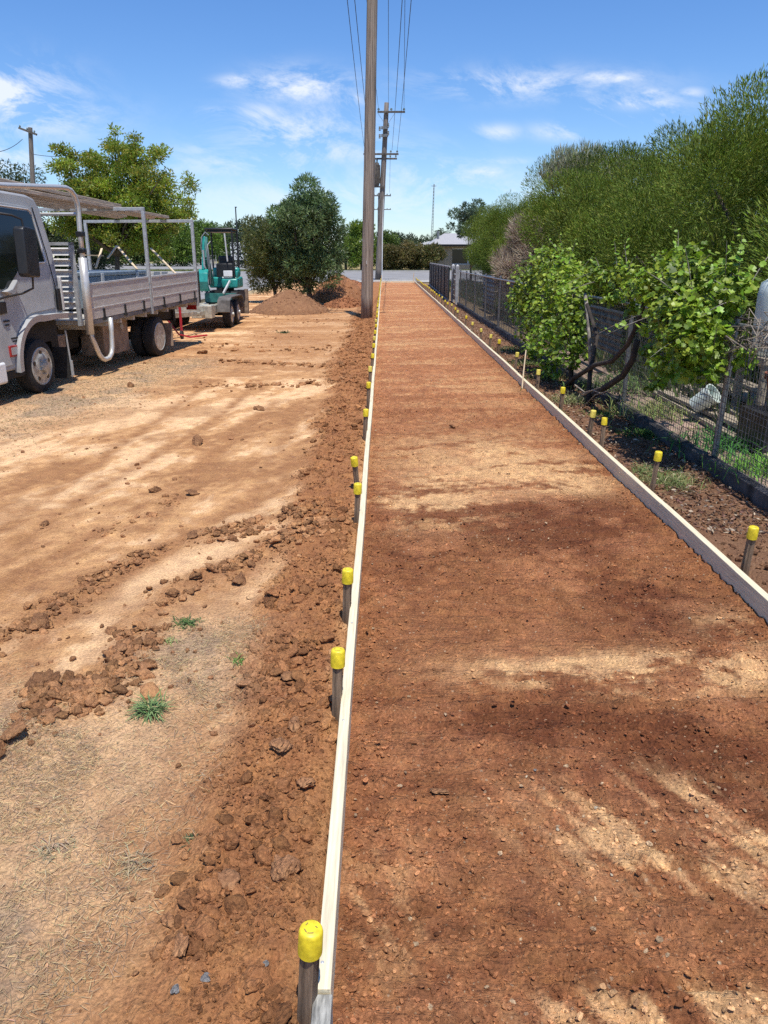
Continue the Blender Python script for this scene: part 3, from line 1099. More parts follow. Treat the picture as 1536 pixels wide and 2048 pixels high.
# taller stakes at the far end of the right board
for k, (u, v) in enumerate([(829, 553)]):
    b = MB().bar((2.0, 54.6, -0.1), (2.02, 54.6, 0.62), 0.05, 0.05)
    o = b.build('marker_stake', MAT['stick'])
    tag(o, 'taller pale marker stake where the right form board meets the street', 'stake')
b = MB().bar((-0.17, 54.6, -0.1), (-0.17, 54.6, 0.5), 0.05, 0.05)
tag(b.build('marker_stake', MAT['stick']), 'pale marker stake at the street end of the left form board', 'stake')
# thin prop stick leaning over the right board
b = MB().tube([onX(1044, 779, 1.815), onX(1047, 745, 1.84), onX(1052, 700, 1.88)], [0.011, 0.010, 0.008], 7)
tag(b.build('vine_stick', MAT['stick']), 'thin pale cane leaning out of the first vine over the right board', 'stick')


# ------------------------------------------------------------------ power poles and lines
def pole(base, top, r0, r1, mat):
    n = 14
    pts, rr = [], []
    for i in range(n + 1):
        t = i / n
        pts.append(Vector(base) * (1 - t) + Vector(top) * t)
        rr.append((r0 * (1 - t) + r1 * t) * (1 + 0.012 * math.sin(i * 2.1)))
    return MB().tube([Vector(p) - Vector(base) for p in pts], rr, 24)


def crossarm(root, x0, x1, y, z, n=4, w=0.11, ins=0.06, mat='cross'):
    a = MB().bb(x0, x1, y - w / 2, y + w / 2, z - w / 2, z + w / 2).build('crossarm', MAT[mat], root, bevel=0.008)
    for i in range(n):
        f = 0.04 + 0.92 * (i / (n - 1)) if n != 4 else (0.04, 0.22, 0.78, 0.96)[i]
        x = x0 + (x1 - x0) * f
        MB().lathe([(0.02, 0.0), (0.02, 0.05), (ins, 0.06), (ins * 0.7, 0.1), (ins, 0.12), (ins * 0.55, 0.17), (0, 0.19)], (x, y, z + w / 2), n=12).build('insulator', MAT['ceramic'], a)
    return a


P1 = Vector((-0.483, 21.82, -0.15))
P1t = Vector((-0.205, 21.82, 10.9))
r1 = empty('power_pole', P1, 0, 'weathered grey timber power pole standing on the verge beside the left board', 'power pole')
pole(P1, P1t, 0.162, 0.118, MAT['poleA']).build('shaft', MAT['poleA'], r1, ang=0)
crossarm(r1, -0.56 + 0.05, 1.3 - 0.05, 0.17, 8.25, 4)
crossarm(r1, -0.35, 1.05, 0.17, 10.55, 3)
MB().bar((0.02, -0.155, 1.62), (0.02, -0.155, 1.70), 0.05, 0.012).build('number_tag', MAT['alub'], r1)

P2 = Vector((-0.453, 60.72, -0.1))
P2t = Vector((0.19, 60.72, 12.0))
r2 = empty('power_pole', P2, 0, 'second timber power pole at the street corner carrying a transformer and two crossarms', 'power pole')
pole(P2, P2t, 0.23, 0.165, MAT['poleB']).build('shaft', MAT['poleB'], r2, ang=0)


def at2(u, v, Y=60.72):
    p = onY(u, v, Y)
    return p - P2


a = at2(755, 225)
b_ = at2(810, 225)
ca = crossarm(r2, a.x, b_.x, -0.24, a.z, 3, 0.12, 0.09)
for s in (-1, 1):
    MB().bar((0.62 + s * 0.12, -0.30, a.z - 0.75), (0.62 + s * 0.62, -0.30, a.z - 0.06), 0.05, 0.02).build('brace', MAT['greymetal'], ca)
a = at2(727, 309)
b_ = at2(797, 309)
cb = crossarm(r2, a.x, b_.x, -0.24, a.z, 4, 0.12, 0.08)
crossarm(r2, a.x + 0.2, b_.x - 0.1, 0.24, a.z - 0.25, 4, 0.11, 0.07)
# fittings: switch gear and transformer
sw = MB()
for k, z in enumerate((a.z + 1.7, a.z + 1.2)):
    sw.box((0.5, -0.3, z), (0.5, 0.2, 0.18))
    sw.lathe([(0.05, 0), (0.09, 0.05), (0.05, 0.1), (0.09, 0.15), (0.05, 0.2), (0.09, 0.25), (0, 0.3)], (0.75, -0.35, z), n=10)
    sw.lathe([(0.05, 0), (0.09, 0.05), (0.05, 0.1), (0.09, 0.15), (0.05, 0.2), (0.09, 0.25), (0, 0.3)], (0.15, -0.35, z - 0.2), n=10)
sw.build('switch_gear', MAT['greymetal'], r2)
t0 = at2(756, 372)
t1 = at2(756, 326)
tf = MB()
tf.lathe([(0.0, t0.z), (0.30, t0.z), (0.33, t0.z + 0.06), (0.33, t1.z - 0.1), (0.30, t1.z), (0, t1.z + 0.03)], (-0.22, -0.1, 0), n=20)
for k in range(9):
    aa = -PI * k / 8
    tf.box((-0.22 + 0.36 * math.cos(aa), -0.1 + 0.36 * math.sin(aa), (t0.z + t1.z) / 2), (0.1, 0.03, (t1.z - t0.z) * 0.8), Matrix.Rotation(aa, 3, 'Z'))
tr = tf.build('transformer', MAT['cross'], r2)
for k in (-1, 0, 1):
    MB().lathe([(0.03, 0), (0.07, 0.06), (0.04, 0.12), (0.07, 0.18), (0.02, 0.24), (0, 0.26)], (-0.22 + 0.17 * k, -0.1, t1.z), n=10).build('bushing', MAT['ceramic'], tr)
MB().bb(-0.55, 0.55, -0.28, -0.2, t0.z - 0.12, t0.z - 0.02).build('platform_beam', MAT['cross'], r2)
MB().tube([(0.30, -0.18, 0), (0.33, -0.15, 3.2), (0.42, -0.14, t0.z)], 0.035, 8).build('cable_guard', MAT['white'], r2)

for k, (Y, v1, w, top, lab) in enumerate([(111, 390, 2.3, 384, 'third power pole in the row, beyond the street corner pole'), (158, 418, 3.4, 412, 'fourth and farthest power pole in the row')]):
    bx = onY(757 - k * 1, v1, Y)
    rt = empty('power_pole', (bx.x, Y, -0.1), 0, lab, 'power pole')
    zt = onY(760, top, Y).z
    pole((0, 0, 0), (0.1, 0, zt), 0.2, 0.15, MAT['poleB']).build('shaft', MAT['poleB'], rt)
    xa = onY(747, v1, Y).x - bx.x
    xb = onY(782, v1, Y).x - bx.x
    crossarm(rt, xa, xb, -0.2, bx.z, 4, 0.14, 0.1)

# pole on the far left with its crossarm
pL = onY(72, 540, 62)
tL = onY(60, 252, 62)
r3 = empty('power_pole', (pL.x, 62, -0.1), 0, 'grey power pole with short tilted crossarm behind the trees at far left', 'power pole')
pole((0, 0, 0), (tL.x - pL.x, 0, tL.z), 0.22, 0.15, MAT['poleB']).build('shaft', MAT['poleB'], r3)
am = MB().bar((tL.x - pL.x - 0.75, -0.2, tL.z - 0.05), (tL.x - pL.x + 0.5, -0.2, tL.z - 0.5), 0.14, 0.14).build('crossarm', MAT['cross'], r3)
for k in range(3):
    MB().lathe([(0.03, 0), (0.07, 0.06), (0.04, 0.14), (0, 0.2)], (tL.x - pL.x - 0.65 + 0.5 * k, -0.2, tL.z - 0.02 - 0.17 * k), n=8).build('insulator', MAT['ceramic'], am)
# slim street pole beyond the excavator
q = onY(471, 415, 130)
r4 = empty('street_lamp', (q.x, 130, 0), 0, 'slim dark street pole standing beyond the excavator canopy', 'street lamp')
MB().tube([(0, 0, 0), (0, 0, q.z)], [0.16, 0.09], 8).build('shaft', MAT['wire'], r4)
MB().box((0.05, 0, q.z + 0.05), (0.3, 0.2, 0.14)).build('lamp_head', MAT['wire'], r4)


def wire(p, q, sag, r, lab, n=28):
    p, q = Vector(p), Vector(q)
    pts = []
    for i in range(n + 1):
        t = i / n
        w = p.lerp(q, t)
        w.z -= sag * 4 * t * (1 - t)
        pts.append(w - p)
    o = MB().tube(pts, r, 5).build('power_line', MAT['wire'])
    o.location = p
    tag(o, lab, 'power line', 'overhead lines between the poles')


zl = onY(727, 309, 60.48).z + 0.23
LV1 = [(-0.99, 8.4 - 0.15), (-0.80, 8.25), (0.50, 8.25), (0.74, 8.25)]
LV2 = [onY(u, 300, 60.48) for u in (729.5, 741, 784, 794.5)]
nm = ['outermost lower line on the left of the near pole', 'inner lower line on the left of the near pole', 'inner lower line on the right of the near pole', 'outermost lower line on the right of the near pole']
for (x, z), q, l in zip(LV1, LV2, nm):
    wire((x, 21.99, z + 0.2), q, 0.25, 0.011, l)
HV2 = [onY(u, 216, 60.48) for u in (757, 777, 808)]
nm = ['left one of the three upper lines to the far crossarm', 'middle one of the three upper lines to the far crossarm', 'right one of the three upper lines to the far crossarm']
for x, q, l in zip((-0.75, 0.10, 0.52), HV2, nm):
    wire((x, 21.99, 10.75), q, 0.3, 0.011, l)
for x, q, l in zip((-0.2, 0.9), (onY(752, 385, 110.8), onY(779, 385, 110.8)), ('left thin line running on from the corner pole', 'right thin line running on from the corner pole')):
    wire((P2.x + x, 60.9, zl - 0.3), q, 0.5, 0.012, l)
wire((tL.x - 0.6, 61.8, tL.z - 0.9), onY(-40, 305, 45), 0.3, 0.02, 'thin line leaving the far left pole towards the picture edge')
wire((tL.x + 0.1, 61.8, tL.z - 1.9), onY(170, 300, 75), 0.3, 0.02, 'thin line running right from the far left pole into the tree')

# radio mast
mb = onY(862, 487, 180)
mt = onY(868, 368, 180)
rm = empty('radio_mast', (mb.x, 180, 0), 0, 'tall thin radio mast rising beside the house at the end of the path', 'mast')
m_ = MB()
for k in range(3):
    aa = 2 * PI * k / 3
    m_.tube([(0.35 * math.cos(aa), 0.35 * math.sin(aa), 0), (mt.x - mb.x + 0.08 * math.cos(aa), 0.08 * math.sin(aa), mt.z)], 0.045, 5)
for k in range(26):
    z0 = mt.z * k / 26
    f0 = 1 - 0.77 * k / 26
    f1 = 1 - 0.77 * (k + 1) / 26
    z1 = mt.z * (k + 1) / 26
    for j in range(3):
        a0 = 2 * PI * j / 3
        a1 = 2 * PI * (j + 1) / 3
        ox0, ox1 = (mt.x - mb.x) * k / 26, (mt.x - mb.x) * (k + 1) / 26
        m_.bar((ox0 + 0.35 * f0 * math.cos(a0), 0.35 * f0 * math.sin(a0), z0), (ox1 + 0.35 * f1 * math.cos(a1), 0.35 * f1 * math.sin(a1), z1), 0.03, 0.03)
m_.build('lattice', MAT['greymetal'], rm)
MB().box((mt.x - mb.x, 0, mt.z - 0.4), (1.1, 0.1, 0.1)).build('antenna', MAT['greymetal'], rm)

# ------------------------------------------------------------------ roads
def sheet(name, poly, z, mat):
    me = bpy.data.meshes.new(name)
    me.from_pydata([(x, y, z) for x, y in poly], [], [tuple(range(len(poly)))])
    o = link_mesh(name, me, mat, None, False)
    return tag(o, kind='structure')


sheet('street', [(-13.6, 4), (-7.15, 4), (-7.15, 59), (-13.6, 59)], 0.004, MAT['asphalt'])
sheet('cross_street', [(-165, 59.0), (90, 59.0), (90, 97), (-13, 97), (-32, 216), (-165, 216)], 0.002, MAT['asphalt'])
k = MB().bb(-7.15, -6.85, 4, 58.6, -0.1, 0.05).bb(-7.15, 60, 58.6, 59, -0.1, 0.06).build('kerb', MAT['kerbm'], None, bevel=0.02)
tag(k, kind='structure')
k = MB().bb(-12.5, 60, 97, 97.35, -0.1, 0.13).bb(-60, -17, 112, 112.5, -0.1, 0.12).bb(-13.9, -13.6, 4, 58, -0.1, 0.1).build('kerb', MAT['kerbm'], None)
tag(k, kind='structure')
sheet('pavement', [(-6.5, 54.8), (30, 54.8), (30, 58.55), (-6.5, 58.55)], 0.03, MAT['kerbm'])
#@@PART3

# ------------------------------------------------------------------ wheels
def wheel(name, parent, c, R, W, rimR, side=1, recess=0.0, holes=5, dark=False):
    """axis along local y; outer face towards +y*side"""
    c = Vector(c)
    t = MB().lathe([(rimR, -W / 2), (R * 0.86, -W / 2), (R * 0.97, -W * 0.42), (R, -W * 0.25), (R, W * 0.25), (R * 0.97, W * 0.42), (R * 0.86, W / 2), (rimR, W / 2)], (0, 0, 0), (0, 1, 0), 36, True)
    w = t.build(name, MAT['rubber'], parent)
    w.location = c
    s = side
    y0 = s * (W / 2 - recess)
    r = MB().lathe([(rimR * 1.01, s * W * 0.5), (rimR * 0.97, s * (W * 0.5 + 0.006)), (rimR * 0.90, s * (W * 0.5 - 0.015)), (rimR * 0.86, y0 - s * 0.02), (rimR * 0.62, y0 + s * 0.012), (rimR * 0.45, y0 + s * 0.02), (rimR * 0.30, y0 + s * 0.02), (rimR * 0.28, y0 + s * 0.055), (rimR * 0.16, y0 + s * 0.065), (0, y0 + s * 0.066)], (0, 0, 0), (0, 1, 0), 32)
    ro = r.build('rim', MAT['rim'], w, ang=60)
    for k in range(holes):
        hb = MB()
        a = 2 * PI * k / holes + 0.3
        hb.lathe([(0, 0), (rimR * 0.12, 0), (rimR * 0.12, s * 0.006), (0, s * 0.006)], (rimR * 0.73 * math.cos(a), y0 + s * 0.001, rimR * 0.73 * math.sin(a)), (0, 1, 0), 10)
        hb.build('rim_hole', MAT['dark'], ro)
    for k in range(holes if R > 0.32 else 0):
        nb_ = MB()
        a = 2 * PI * (k + 0.5) / holes + 0.3
        nb_.lathe([(0.011, 0), (0.011, s * 0.03), (0, s * 0.03)], (rimR * 0.38 * math.cos(a), y0 + s * 0.015, rimR * 0.38 * math.sin(a)), (0, 1, 0), 6)
        nb_.build('wheel_nut', MAT['steel'], ro)
    return w


# ------------------------------------------------------------------ tray truck
TF = onz(93, 785)
TR = onz(325, 712)
fw = (TF - TR).normalized()
th = math.atan2(fw.y, fw.x)
truck = empty('tray_truck', (TF.x, TF.y, 0), th, 'silver grey tray truck with tubular rack parked on the verge at left', 'truck')


def tw(x, y, z):
    """truck local point to world"""
    return Vector((TF.x, TF.y, 0)) + Matrix.Rotation(th, 3, 'Z') @ Vector((x, y, z))


def arcpts(cx, cz, r, a0, a1, n):
    return [(cx + r * math.cos(rad(a0 + (a1 - a0) * i / n)), cz + r * math.sin(rad(a0 + (a1 - a0) * i / n))) for i in range(n + 1)]


AR = arcpts(-0.02, 0.40, 0.53, 0, 105, 10)
cabpoly = [(1.10, 0.36), (0.51, 0.36)] + AR + [(-0.70, 0.93), (-0.74, 1.0), (-0.735, 1.7), (-0.68, 2.22), (-0.60, 2.35), (-0.45, 2.385), (0.3, 2.40), (0.62, 2.36), (0.74, 2.26), (1.06, 1.42), (1.14, 1.2), (1.15, 0.6)]


def tumble(p):
    k = max(0.0, p.z - 1.25)
    s = 0.10 * k + 0.03 * k * k
    cy = -1.0
    f = 1 - s / 1.0
    return Vector((p.x, cy + (p.y - cy) * f, p.z))


cab = MB().prism(cabpoly, -0.02, -1.98).xf(tumble).build('cab', MAT['silver'], truck, bevel=0.03)
door = [(0.86, 0.43), (0.57, 0.43)] + arcpts(-0.02, 0.40, 0.60, 4, 92, 8) + [(-0.50, 1.02), (-0.53, 1.3), (-0.50, 1.7), (-0.44, 2.24), (0.50, 2.27), (0.72, 1.95), (0.93, 1.42), (0.98, 1.2), (0.98, 0.5)]
dr = MB().prism(door, -0.024, -0.010).xf(tumble).build('door', MAT['silver'], truck, bevel=0.005)
MB().prism([(-0.44, 1.60), (-0.405, 2.13), (-0.36, 2.185), (0.43, 2.20), (0.50, 2.16), (0.82, 1.45), (0.80, 1.36), (0.62, 1.29), (0.45, 1.33), (0.12, 1.545), (0.0, 1.585)], -0.012, -0.004).xf(tumble).build('side_window', MAT['glass'], dr)
# bright strip round the rear of the window
MB().tube([tumble(Vector(p)) for p in ((-0.02, 0.0, 1.575), (-0.44, 0.0, 1.585), (-0.465, 0.0, 1.62), (-0.425, 0.0, 2.16), (-0.36, 0.0, 2.21), (0.44, 0.0, 2.225))], 0.008, 6).build('window_trim', MAT['alub'], dr)
MB().tube([tumble(Vector(p)) for p in ((-0.545, -0.012, 1.0), (-0.575, -0.012, 1.3), (-0.545, -0.012, 1.7), (-0.485, -0.012, 2.24))], 0.007, 5).build('door_seam', MAT['dark'], cab)
MB().bb(0.60, 0.74, -0.014, 0.008, 1.02, 1.16).build('door_handle', MAT['black'], dr, bevel=0.01)
MB().bb(-0.66, -0.58, -0.03, 0.004, 0.98, 1.26).build('air_vent', MAT['black'], cab, bevel=0.008)
MB().bb(-0.715, -0.675, -0.03, 0.01, 0.98, 1.40).build('vent_trim', MAT['alub'], cab, bevel=0.005)
# worn badge strips on the door
bd = MB()
for x0, x1, z in ((0.56, 0.68, 0.93), (0.58, 0.66, 0.885), (0.40, 0.58, 0.725), (0.42, 0.55, 0.69)):
    bd.bb(x0, x1, -0.011, -0.006, z, z + 0.018)
bd.build('badge', MAT['under'], dr)
il = MB().bb(0.50, 0.66, -0.02, 0.006, 0.525, 0.655).build('indicator_frame', MAT['redlens'], dr, bevel=0.006)
MB().bb(0.525, 0.635, 0.0, 0.012, 0.548, 0.632).build('indicator_lens', MAT['silver'], il)
# wheel arch flare
fl = MB()
outer = [(0.56, 0.34)] + arcpts(-0.02, 0.40, 0.575, 5, 100, 12) + [(-0.40, 0.965), (-0.72, 0.955)]
inner = [(0.47, 0.34)] + arcpts(-0.02, 0.40, 0.485, 5, 100, 12) + [(-0.40, 0.885), (-0.72, 0.875)]
n = len(outer)
vs = [(x, -0.05, z) for x, z in outer] + [(x, 0.045, z - 0.01) for x, z in outer] + [(x, -0.05, z) for x, z in inner] + [(x, 0.035, z) for x, z in inner]
fs = []
for i in range(n - 1):
    fs += [(i, i + 1, n + i + 1, n + i), (n + i, n + i + 1, 3 * n + i + 1, 3 * n + i), (3 * n + i, 3 * n + i + 1, 2 * n + i + 1, 2 * n + i), (2 * n + i, 2 * n + i + 1, i + 1, i)]
fs += [(0, n, 3 * n, 2 * n), (n - 1, 2 * n - 1, 4 * n - 1, 3 * n - 1)]
fl.add(vs, fs).build('wheel_arch', MAT['silver'], truck)
MB().bb(0.35, 1.12, -0.75, -0.03, 0.27, 0.36).build('step', MAT['under'], truck, bevel=0.01)
MB().bb(0.78, 1.28, -1.99, 0.01, 0.24, 0.49).build('bumper', MAT['white'], truck, bevel=0.03)
MB().prism([(1.125, 1.36), (0.80, 2.22), (0.81, 2.225), (1.14, 1.365)], -0.12, -1.88).build('windscreen', MAT['glass'], truck)
for yy in (-0.22, -1.78):
    MB().box((1.15, yy, 0.72), (0.04, 0.3, 0.18)).build('headlight', MAT['white'], truck, bevel=0.02)
MB().box((1.15, -1.0, 0.95), (0.03, 1.3, 0.16)).build('grille', MAT['black'], truck, bevel=0.01)
# mirror
mo = MB()
mo.prism([(0.335, 1.44), (0.315, 1.93), (0.34, 1.965), (0.545, 1.985), (0.585, 1.95), (0.60, 1.46), (0.57, 1.43), (0.36, 1.42)], 0.20, 0.33)
mir = mo.build('mirror', MAT['black'], truck, bevel=0.028)
MB().tube([(0.45, 0.26, 1.98), (0.45, 0.25, 2.06), (0.52, 0.18, 2.10), (0.66, 0.0, 2.13), (0.74, -0.1, 2.12)], 0.014, 7).build('mirror_arm', MAT['black'], mir)
MB().tube([(0.40, 0.26, 1.43), (0.39, 0.24, 1.30), (0.44, 0.12, 1.24), (0.62, 0.02, 1.21), (0.72, -0.01, 1.19)], 0.013, 7).build('mirror_arm', MAT['black'], mir)
MB().prism([(0.64, 1.27), (0.50, 1.30), (0.36, 1.40), (0.40, 1.27), (0.48, 1.22)], -0.02, 0.05).build('mirror_bracket', MAT['silver'], truck, bevel=0.012)
# interior seat seen dark through glass
# chassis
MB().bb(-6.0, 0.9, -0.62, -0.54, 0.50, 0.68).bb(-6.0, 0.9, -1.46, -1.38, 0.50, 0.68).bb(-5.9, -5.8, -1.5, -0.5, 0.45, 0.66).bb(-3.0, -2.9, -1.4, -0.6, 0.5, 0.66).build('chassis_rail', MAT['under'], truck)
MB().bb(-0.66, 0.9, -1.85, -0.12, 0.60, 0.92).bb(-0.9, -0.72, -1.7, -0.25, 0.45, 0.85).build('engine_cover', MAT['under'], truck)
MB().lathe([(0.055, -1.75), (0.055, -0.25)], (0, 0, 0.33), (0, 1, 0), 12).lathe([(0.07, -1.8), (0.07, -0.2)], (-3.86, 0, 0.345), (0, 1, 0), 12).lathe([(0.02, -1.2), (0.2, -1.1), (0.2, -0.9), (0.02, -0.8)], (-3.86, 0, 0.345), (0, 1, 0), 16).build('axle', MAT['under'], truck)
wheel('wheel', truck, (0, -0.11, 0.335), 0.335, 0.20, 0.235, 1, 0.0)
wheel('wheel', truck, (0, -1.89, 0.335), 0.335, 0.20, 0.235, -1, 0.0)
wheel('wheel', truck, (-3.86, -0.11, 0.335), 0.335, 0.19, 0.235, 1, 0.10)
wheel('wheel', truck, (-3.86, -0.33, 0.335), 0.335, 0.19, 0.235, 1, 0.10)
wheel('wheel', truck, (-3.86, -1.89, 0.335), 0.335, 0.19, 0.235, -1, 0.10)
wheel('wheel', truck, (-3.86, -1.67, 0.335), 0.335, 0.19, 0.235, -1, 0.10)
MB().bb(-0.70, -0.68, -0.24, -0.02, 0.08, 0.50).build('mud_flap', MAT['rubber'], truck)
MB().tube([(-0.66, 0.0, 0.72), (-0.69, 0.0, 0.40), (-0.70, 0.0, 0.1)], 0.012, 6).tube([(-0.70, 0.01, 0.32), (-0.705, 0.01, 0.12)], 0.018, 6).build('flap_bracket', MAT['steel'], truck)
MB().bb(-4.42, -4.40, -0.42, 0.0, 0.12, 0.52).build('mud_flap', MAT['flap'], truck)
MB().bb(-4.42, -4.40, -2.0, -1.58, 0.12, 0.52).build('mud_flap', MAT['flap'], truck)
MB().bb(-1.15, -0.90, -0.50, -0.28, 0.40, 0.62).build('battery_box', MAT['flap'], truck, bevel=0.01)
ub = MB().bb(-3.02, -2.15, -0.58, -0.20, 0.20, 0.74).build('side_locker', MAT['flap'], truck, bevel=0.01)
MB().lathe([(0.05, 0), (0.05, 0.012), (0.02, 0.014), (0, 0.014)], (-2.4, -0.20, 0.60), (0, 1, 0), 14).lathe([(0.05, 0), (0.05, 0.012), (0.02, 0.014), (0, 0.014)], (-2.78, -0.20, 0.60), (0, 1, 0), 14).build('latch', MAT['steel'], ub)
MB().bb(-1.95, -1.05, -1.5, -0.5, 0.35, 0.7).build('fuel_tank', MAT['under'], truck, bevel=0.03)


def ztr(p):
    return Vector((p.x, p.y, p.z + 0.022 * (-p.x - 1.25)))


TY0, TY1 = 0.05, -2.10
fl = MB().bb(-5.88, -1.24, TY1, TY0 - 0.045, 0.74, 0.80)
for i in range(10):
    x = -1.4 - i * 0.48
    fl.bb(x, x - 0.06, TY1 + 0.05, TY0 - 0.06, 0.66, 0.74)
floor_ = fl.xf(ztr).build('tray_floor', MAT['alu'], truck)
MB().bb(-5.88, -1.24, TY0 - 0.05, TY0 - 0.01, 0.735, 0.795).xf(ztr).build('rope_rail', MAT['greymetal'], truck)


def dropside(x0, x1, y, name='drop_side', out=1):
    b = MB()
    zz = [0.80, 0.955, 1.11, 1.275]
    for i in range(3):
        b.bb(x0, x1, y - out * 0.028, y, zz[i] + 0.004, zz[i + 1] - 0.004)
    s = b.xf(ztr).build(name, MAT['alu'], truck, bevel=0.004)
    e = MB()
    for z in (0.955, 1.11):
        e.bb(x0, x1, y - out * 0.02, y + out * 0.006, z - 0.006, z + 0.008)
    e.bb(x0, x1, y - out * 0.034, y + out * 0.008, 1.272, 1.298)
    e.xf(ztr).build('side_rib', MAT['alub'], s)
    n = max(2, int(abs(x1 - x0) / 0.62))
    for i in range(n):
        h = MB()
        x = x0 + (x1 - x0) * (i + 0.6) / n
        h.bb(x - 0.022, x + 0.022, y - out * 0.004, y + out * 0.016, 0.77, 0.93)
        h.bb(x - 0.035, x + 0.035, y - out * 0.002, y + out * 0.022, 0.765, 0.80)
        h.xf(ztr).build('hinge', MAT['under'], s)
    return s


dropside(-1.30, -3.44, TY0)
dropside(-3.56, -5.86, TY0)
dropside(-1.30, -3.44, TY1, out=-1)
dropside(-3.56, -5.86, TY1, out=-1)
tg = MB()
for i in range(3):
    tg.bb(-5.86, -5.89, TY1 + 0.03, TY0 - 0.03, 0.80 + 0.158 * i + 0.004, 0.80 + 0.158 * (i + 1) - 0.004)
tg.xf(ztr).build('tail_gate', MAT['alu'], truck, bevel=0.004)
MB().bb(-5.84, -5.80, TY0 - 0.02, TY0 + 0.02, 0.70, 1.29).xf(ztr).build('corner_post', MAT['under'], truck)
# rack hoops
for x, zt in ((-3.50, 2.36), (-5.74, 2.27)):
    MB().bb(x - 0.025, x + 0.025, TY0 - 0.04, TY0 + 0.012, 0.74, zt).bb(x - 0.025, x + 0.025, TY1 - 0.012, TY1 + 0.04, 0.74, zt).bb(x - 0.025, x + 0.025, TY1 - 0.012, TY0 + 0.012, zt + 0.001, zt + 0.052).build('rack_hoop', MAT['steel'], truck, bevel=0.004)
# headboard with slats
hb = MB()
for i in range(7):
    z = 0.83 + i * 0.14
    hb.prism([(-1.12, z), (-1.16, z + 0.02), (-1.17, z + 0.075), (-1.125, z + 0.10), (-1.11, z + 0.085), (-1.145, z + 0.06), (-1.14, z + 0.03)], TY0 - 0.10, TY1 + 0.1)
hb.build('headboard_slat', MAT['alub'], truck)
MB().bb(-1.17, -1.12, TY0 - 0.10, TY0 - 0.05, 0.74, 1.84).bb(-1.17, -1.12, TY1 + 0.05, TY1 + 0.1, 0.74, 1.84).bb(-1.17, -1.12, TY1 + 0.05, TY0 - 0.05, 1.80, 1.84).build('headboard_frame', MAT['steel'], truck)


def tubework(y, m):
    top = [(2.3, y, 2.36), (0.4, y, 2.42), (-0.85, y, 2.50), (-1.0, y, 2.505), (-1.12, y, 2.485), (-1.21, y, 2.43), (-1.26, y, 2.33), (-1.27, y, 2.2), (-1.25, y, 1.95), (-1.235, y, 1.60)]
    t = MB().tube(top, 0.033, 14)
    t.tube([(-1.235, y, 1.64), (-1.22, y, 1.2), (-1.20, y, 0.62)], 0.056, 16)
    t.tube([(-1.205, y, 0.66), (-1.25, y, 0.55), (-1.40, y, 0.32), (-1.47, y, 0.255), (-1.56, y, 0.225), (-1.70, y, 0.235), (-1.79, y, 0.29), (-1.83, y, 0.38), (-1.86, y, 0.60), (-1.87, y, 0.80)], 0.034, 12)
    o = t.build('rack_tube', m, truck, ang=0)
    MB().bb(-1.30, -1.21, y - 0.05, y + 0.05, 1.91, 1.98).build('clamp', MAT['black'], o, bevel=0.01)
    MB().bb(-1.29, -1.19, y - 0.05, y + 0.05, 1.70, 1.76).build('clamp', MAT['black'], o, bevel=0.01)
    return o


tubework(0.07, MAT['chrome'])
tubework(TY1 - 0.02, MAT['chrome'])
MB().tube([(-1.27, 0.04, 2.2), (-1.27, TY1, 2.2)], 0.022, 8).build('cross_tube', MAT['chrome'], truck)
MB().tube([(-5.9, -0.95, 0.50), (-6.15, -0.95, 0.46)], 0.035, 8).lathe([(0, 0), (0.028, 0.01), (0.03, 0.03), (0.02, 0.055), (0, 0.06)], (-6.15, -0.95, 0.47), n=12).build('tow_ball', MAT['under'], truck)
for yy in (-0.16, -1.86):
    MB().bb(-5.93, -5.895, yy - 0.1, yy + 0.1, 0.66, 0.76).build('tail_light', MAT['redlens'], truck)

# toolbox in the tray
tb = empty('toolbox', tw(-3.15, -0.75, 0.91), th, 'blue grey steel toolbox lying in the truck tray', 'toolbox')
bx = MB().bb(-1.1, 1.0, -0.55, 0.42, 0.0, 0.46).build('body', MAT['boxgrey'], tb, bevel=0.012)
MB().bb(-1.12, 1.02, -0.57, 0.44, 0.462, 0.525).build('lid', MAT['boxgrey'], tb, bevel=0.015)
for xx in (-0.7, 0.6):
    MB().bb(xx - 0.04, xx + 0.04, 0.42, 0.45, 0.36, 0.50).build('latch', MAT['alub'], tb, bevel=0.003)

# planks on the rack
G_P = 'old timber lengths carried on the truck rack'
labs = ['outermost worn plank on the truck rack, nearest the camera side', 'second plank on the truck rack counted from the camera side', 'third plank on the truck rack, slightly longer than the rest', 'thick middle beam on the truck rack', 'plank next to the thick beam on its far side', 'outermost plank on the far side of the truck rack', 'short plank lying on top of the rack load', 'thin batten lying askew on top of the rack load']
pz = [(0.5, -5.85, -0.50, 0.0, 0.12, 0.05), (0.55, -5.6, -0.66, 0.0, 0.12, 0.05), (0.75, -6.0, -0.84, 0.0, 0.10, 0.05), (0.2, -5.2, -1.04, 0.0, 0.11, 0.09), (0.4, -5.5, -1.24, 0.0, 0.10, 0.05), (0.3, -5.75, -1.42, 0.0, 0.10, 0.05), (-0.2, -4.0, -0.6, 0.075, 0.12, 0.05), (0.6, -4.9, -0.85, 0.085, 0.06, 0.03)]
for (xa, xb, y, dz, w, h), l in zip(pz, labs):
    za = 2.47 + dz + h / 2
    zb = 2.345 + dz + h / 2 + (0.02 if dz else 0)
    c = tw((xa + xb) / 2, y, (za + zb) / 2)
    b = MB().bar((-(xa - xb) / 2, 0, (zb - za) / 2), ((xa - xb) / 2, random.uniform(-0.05, 0.05), (za - zb) / 2), w, h)
    o = b.build('timber_plank', MAT['timber'], None, bevel=0.006)
    o.location = c
    o.rotation_euler = (0, 0, th)
    tag(o, l, 'plank', G_P)
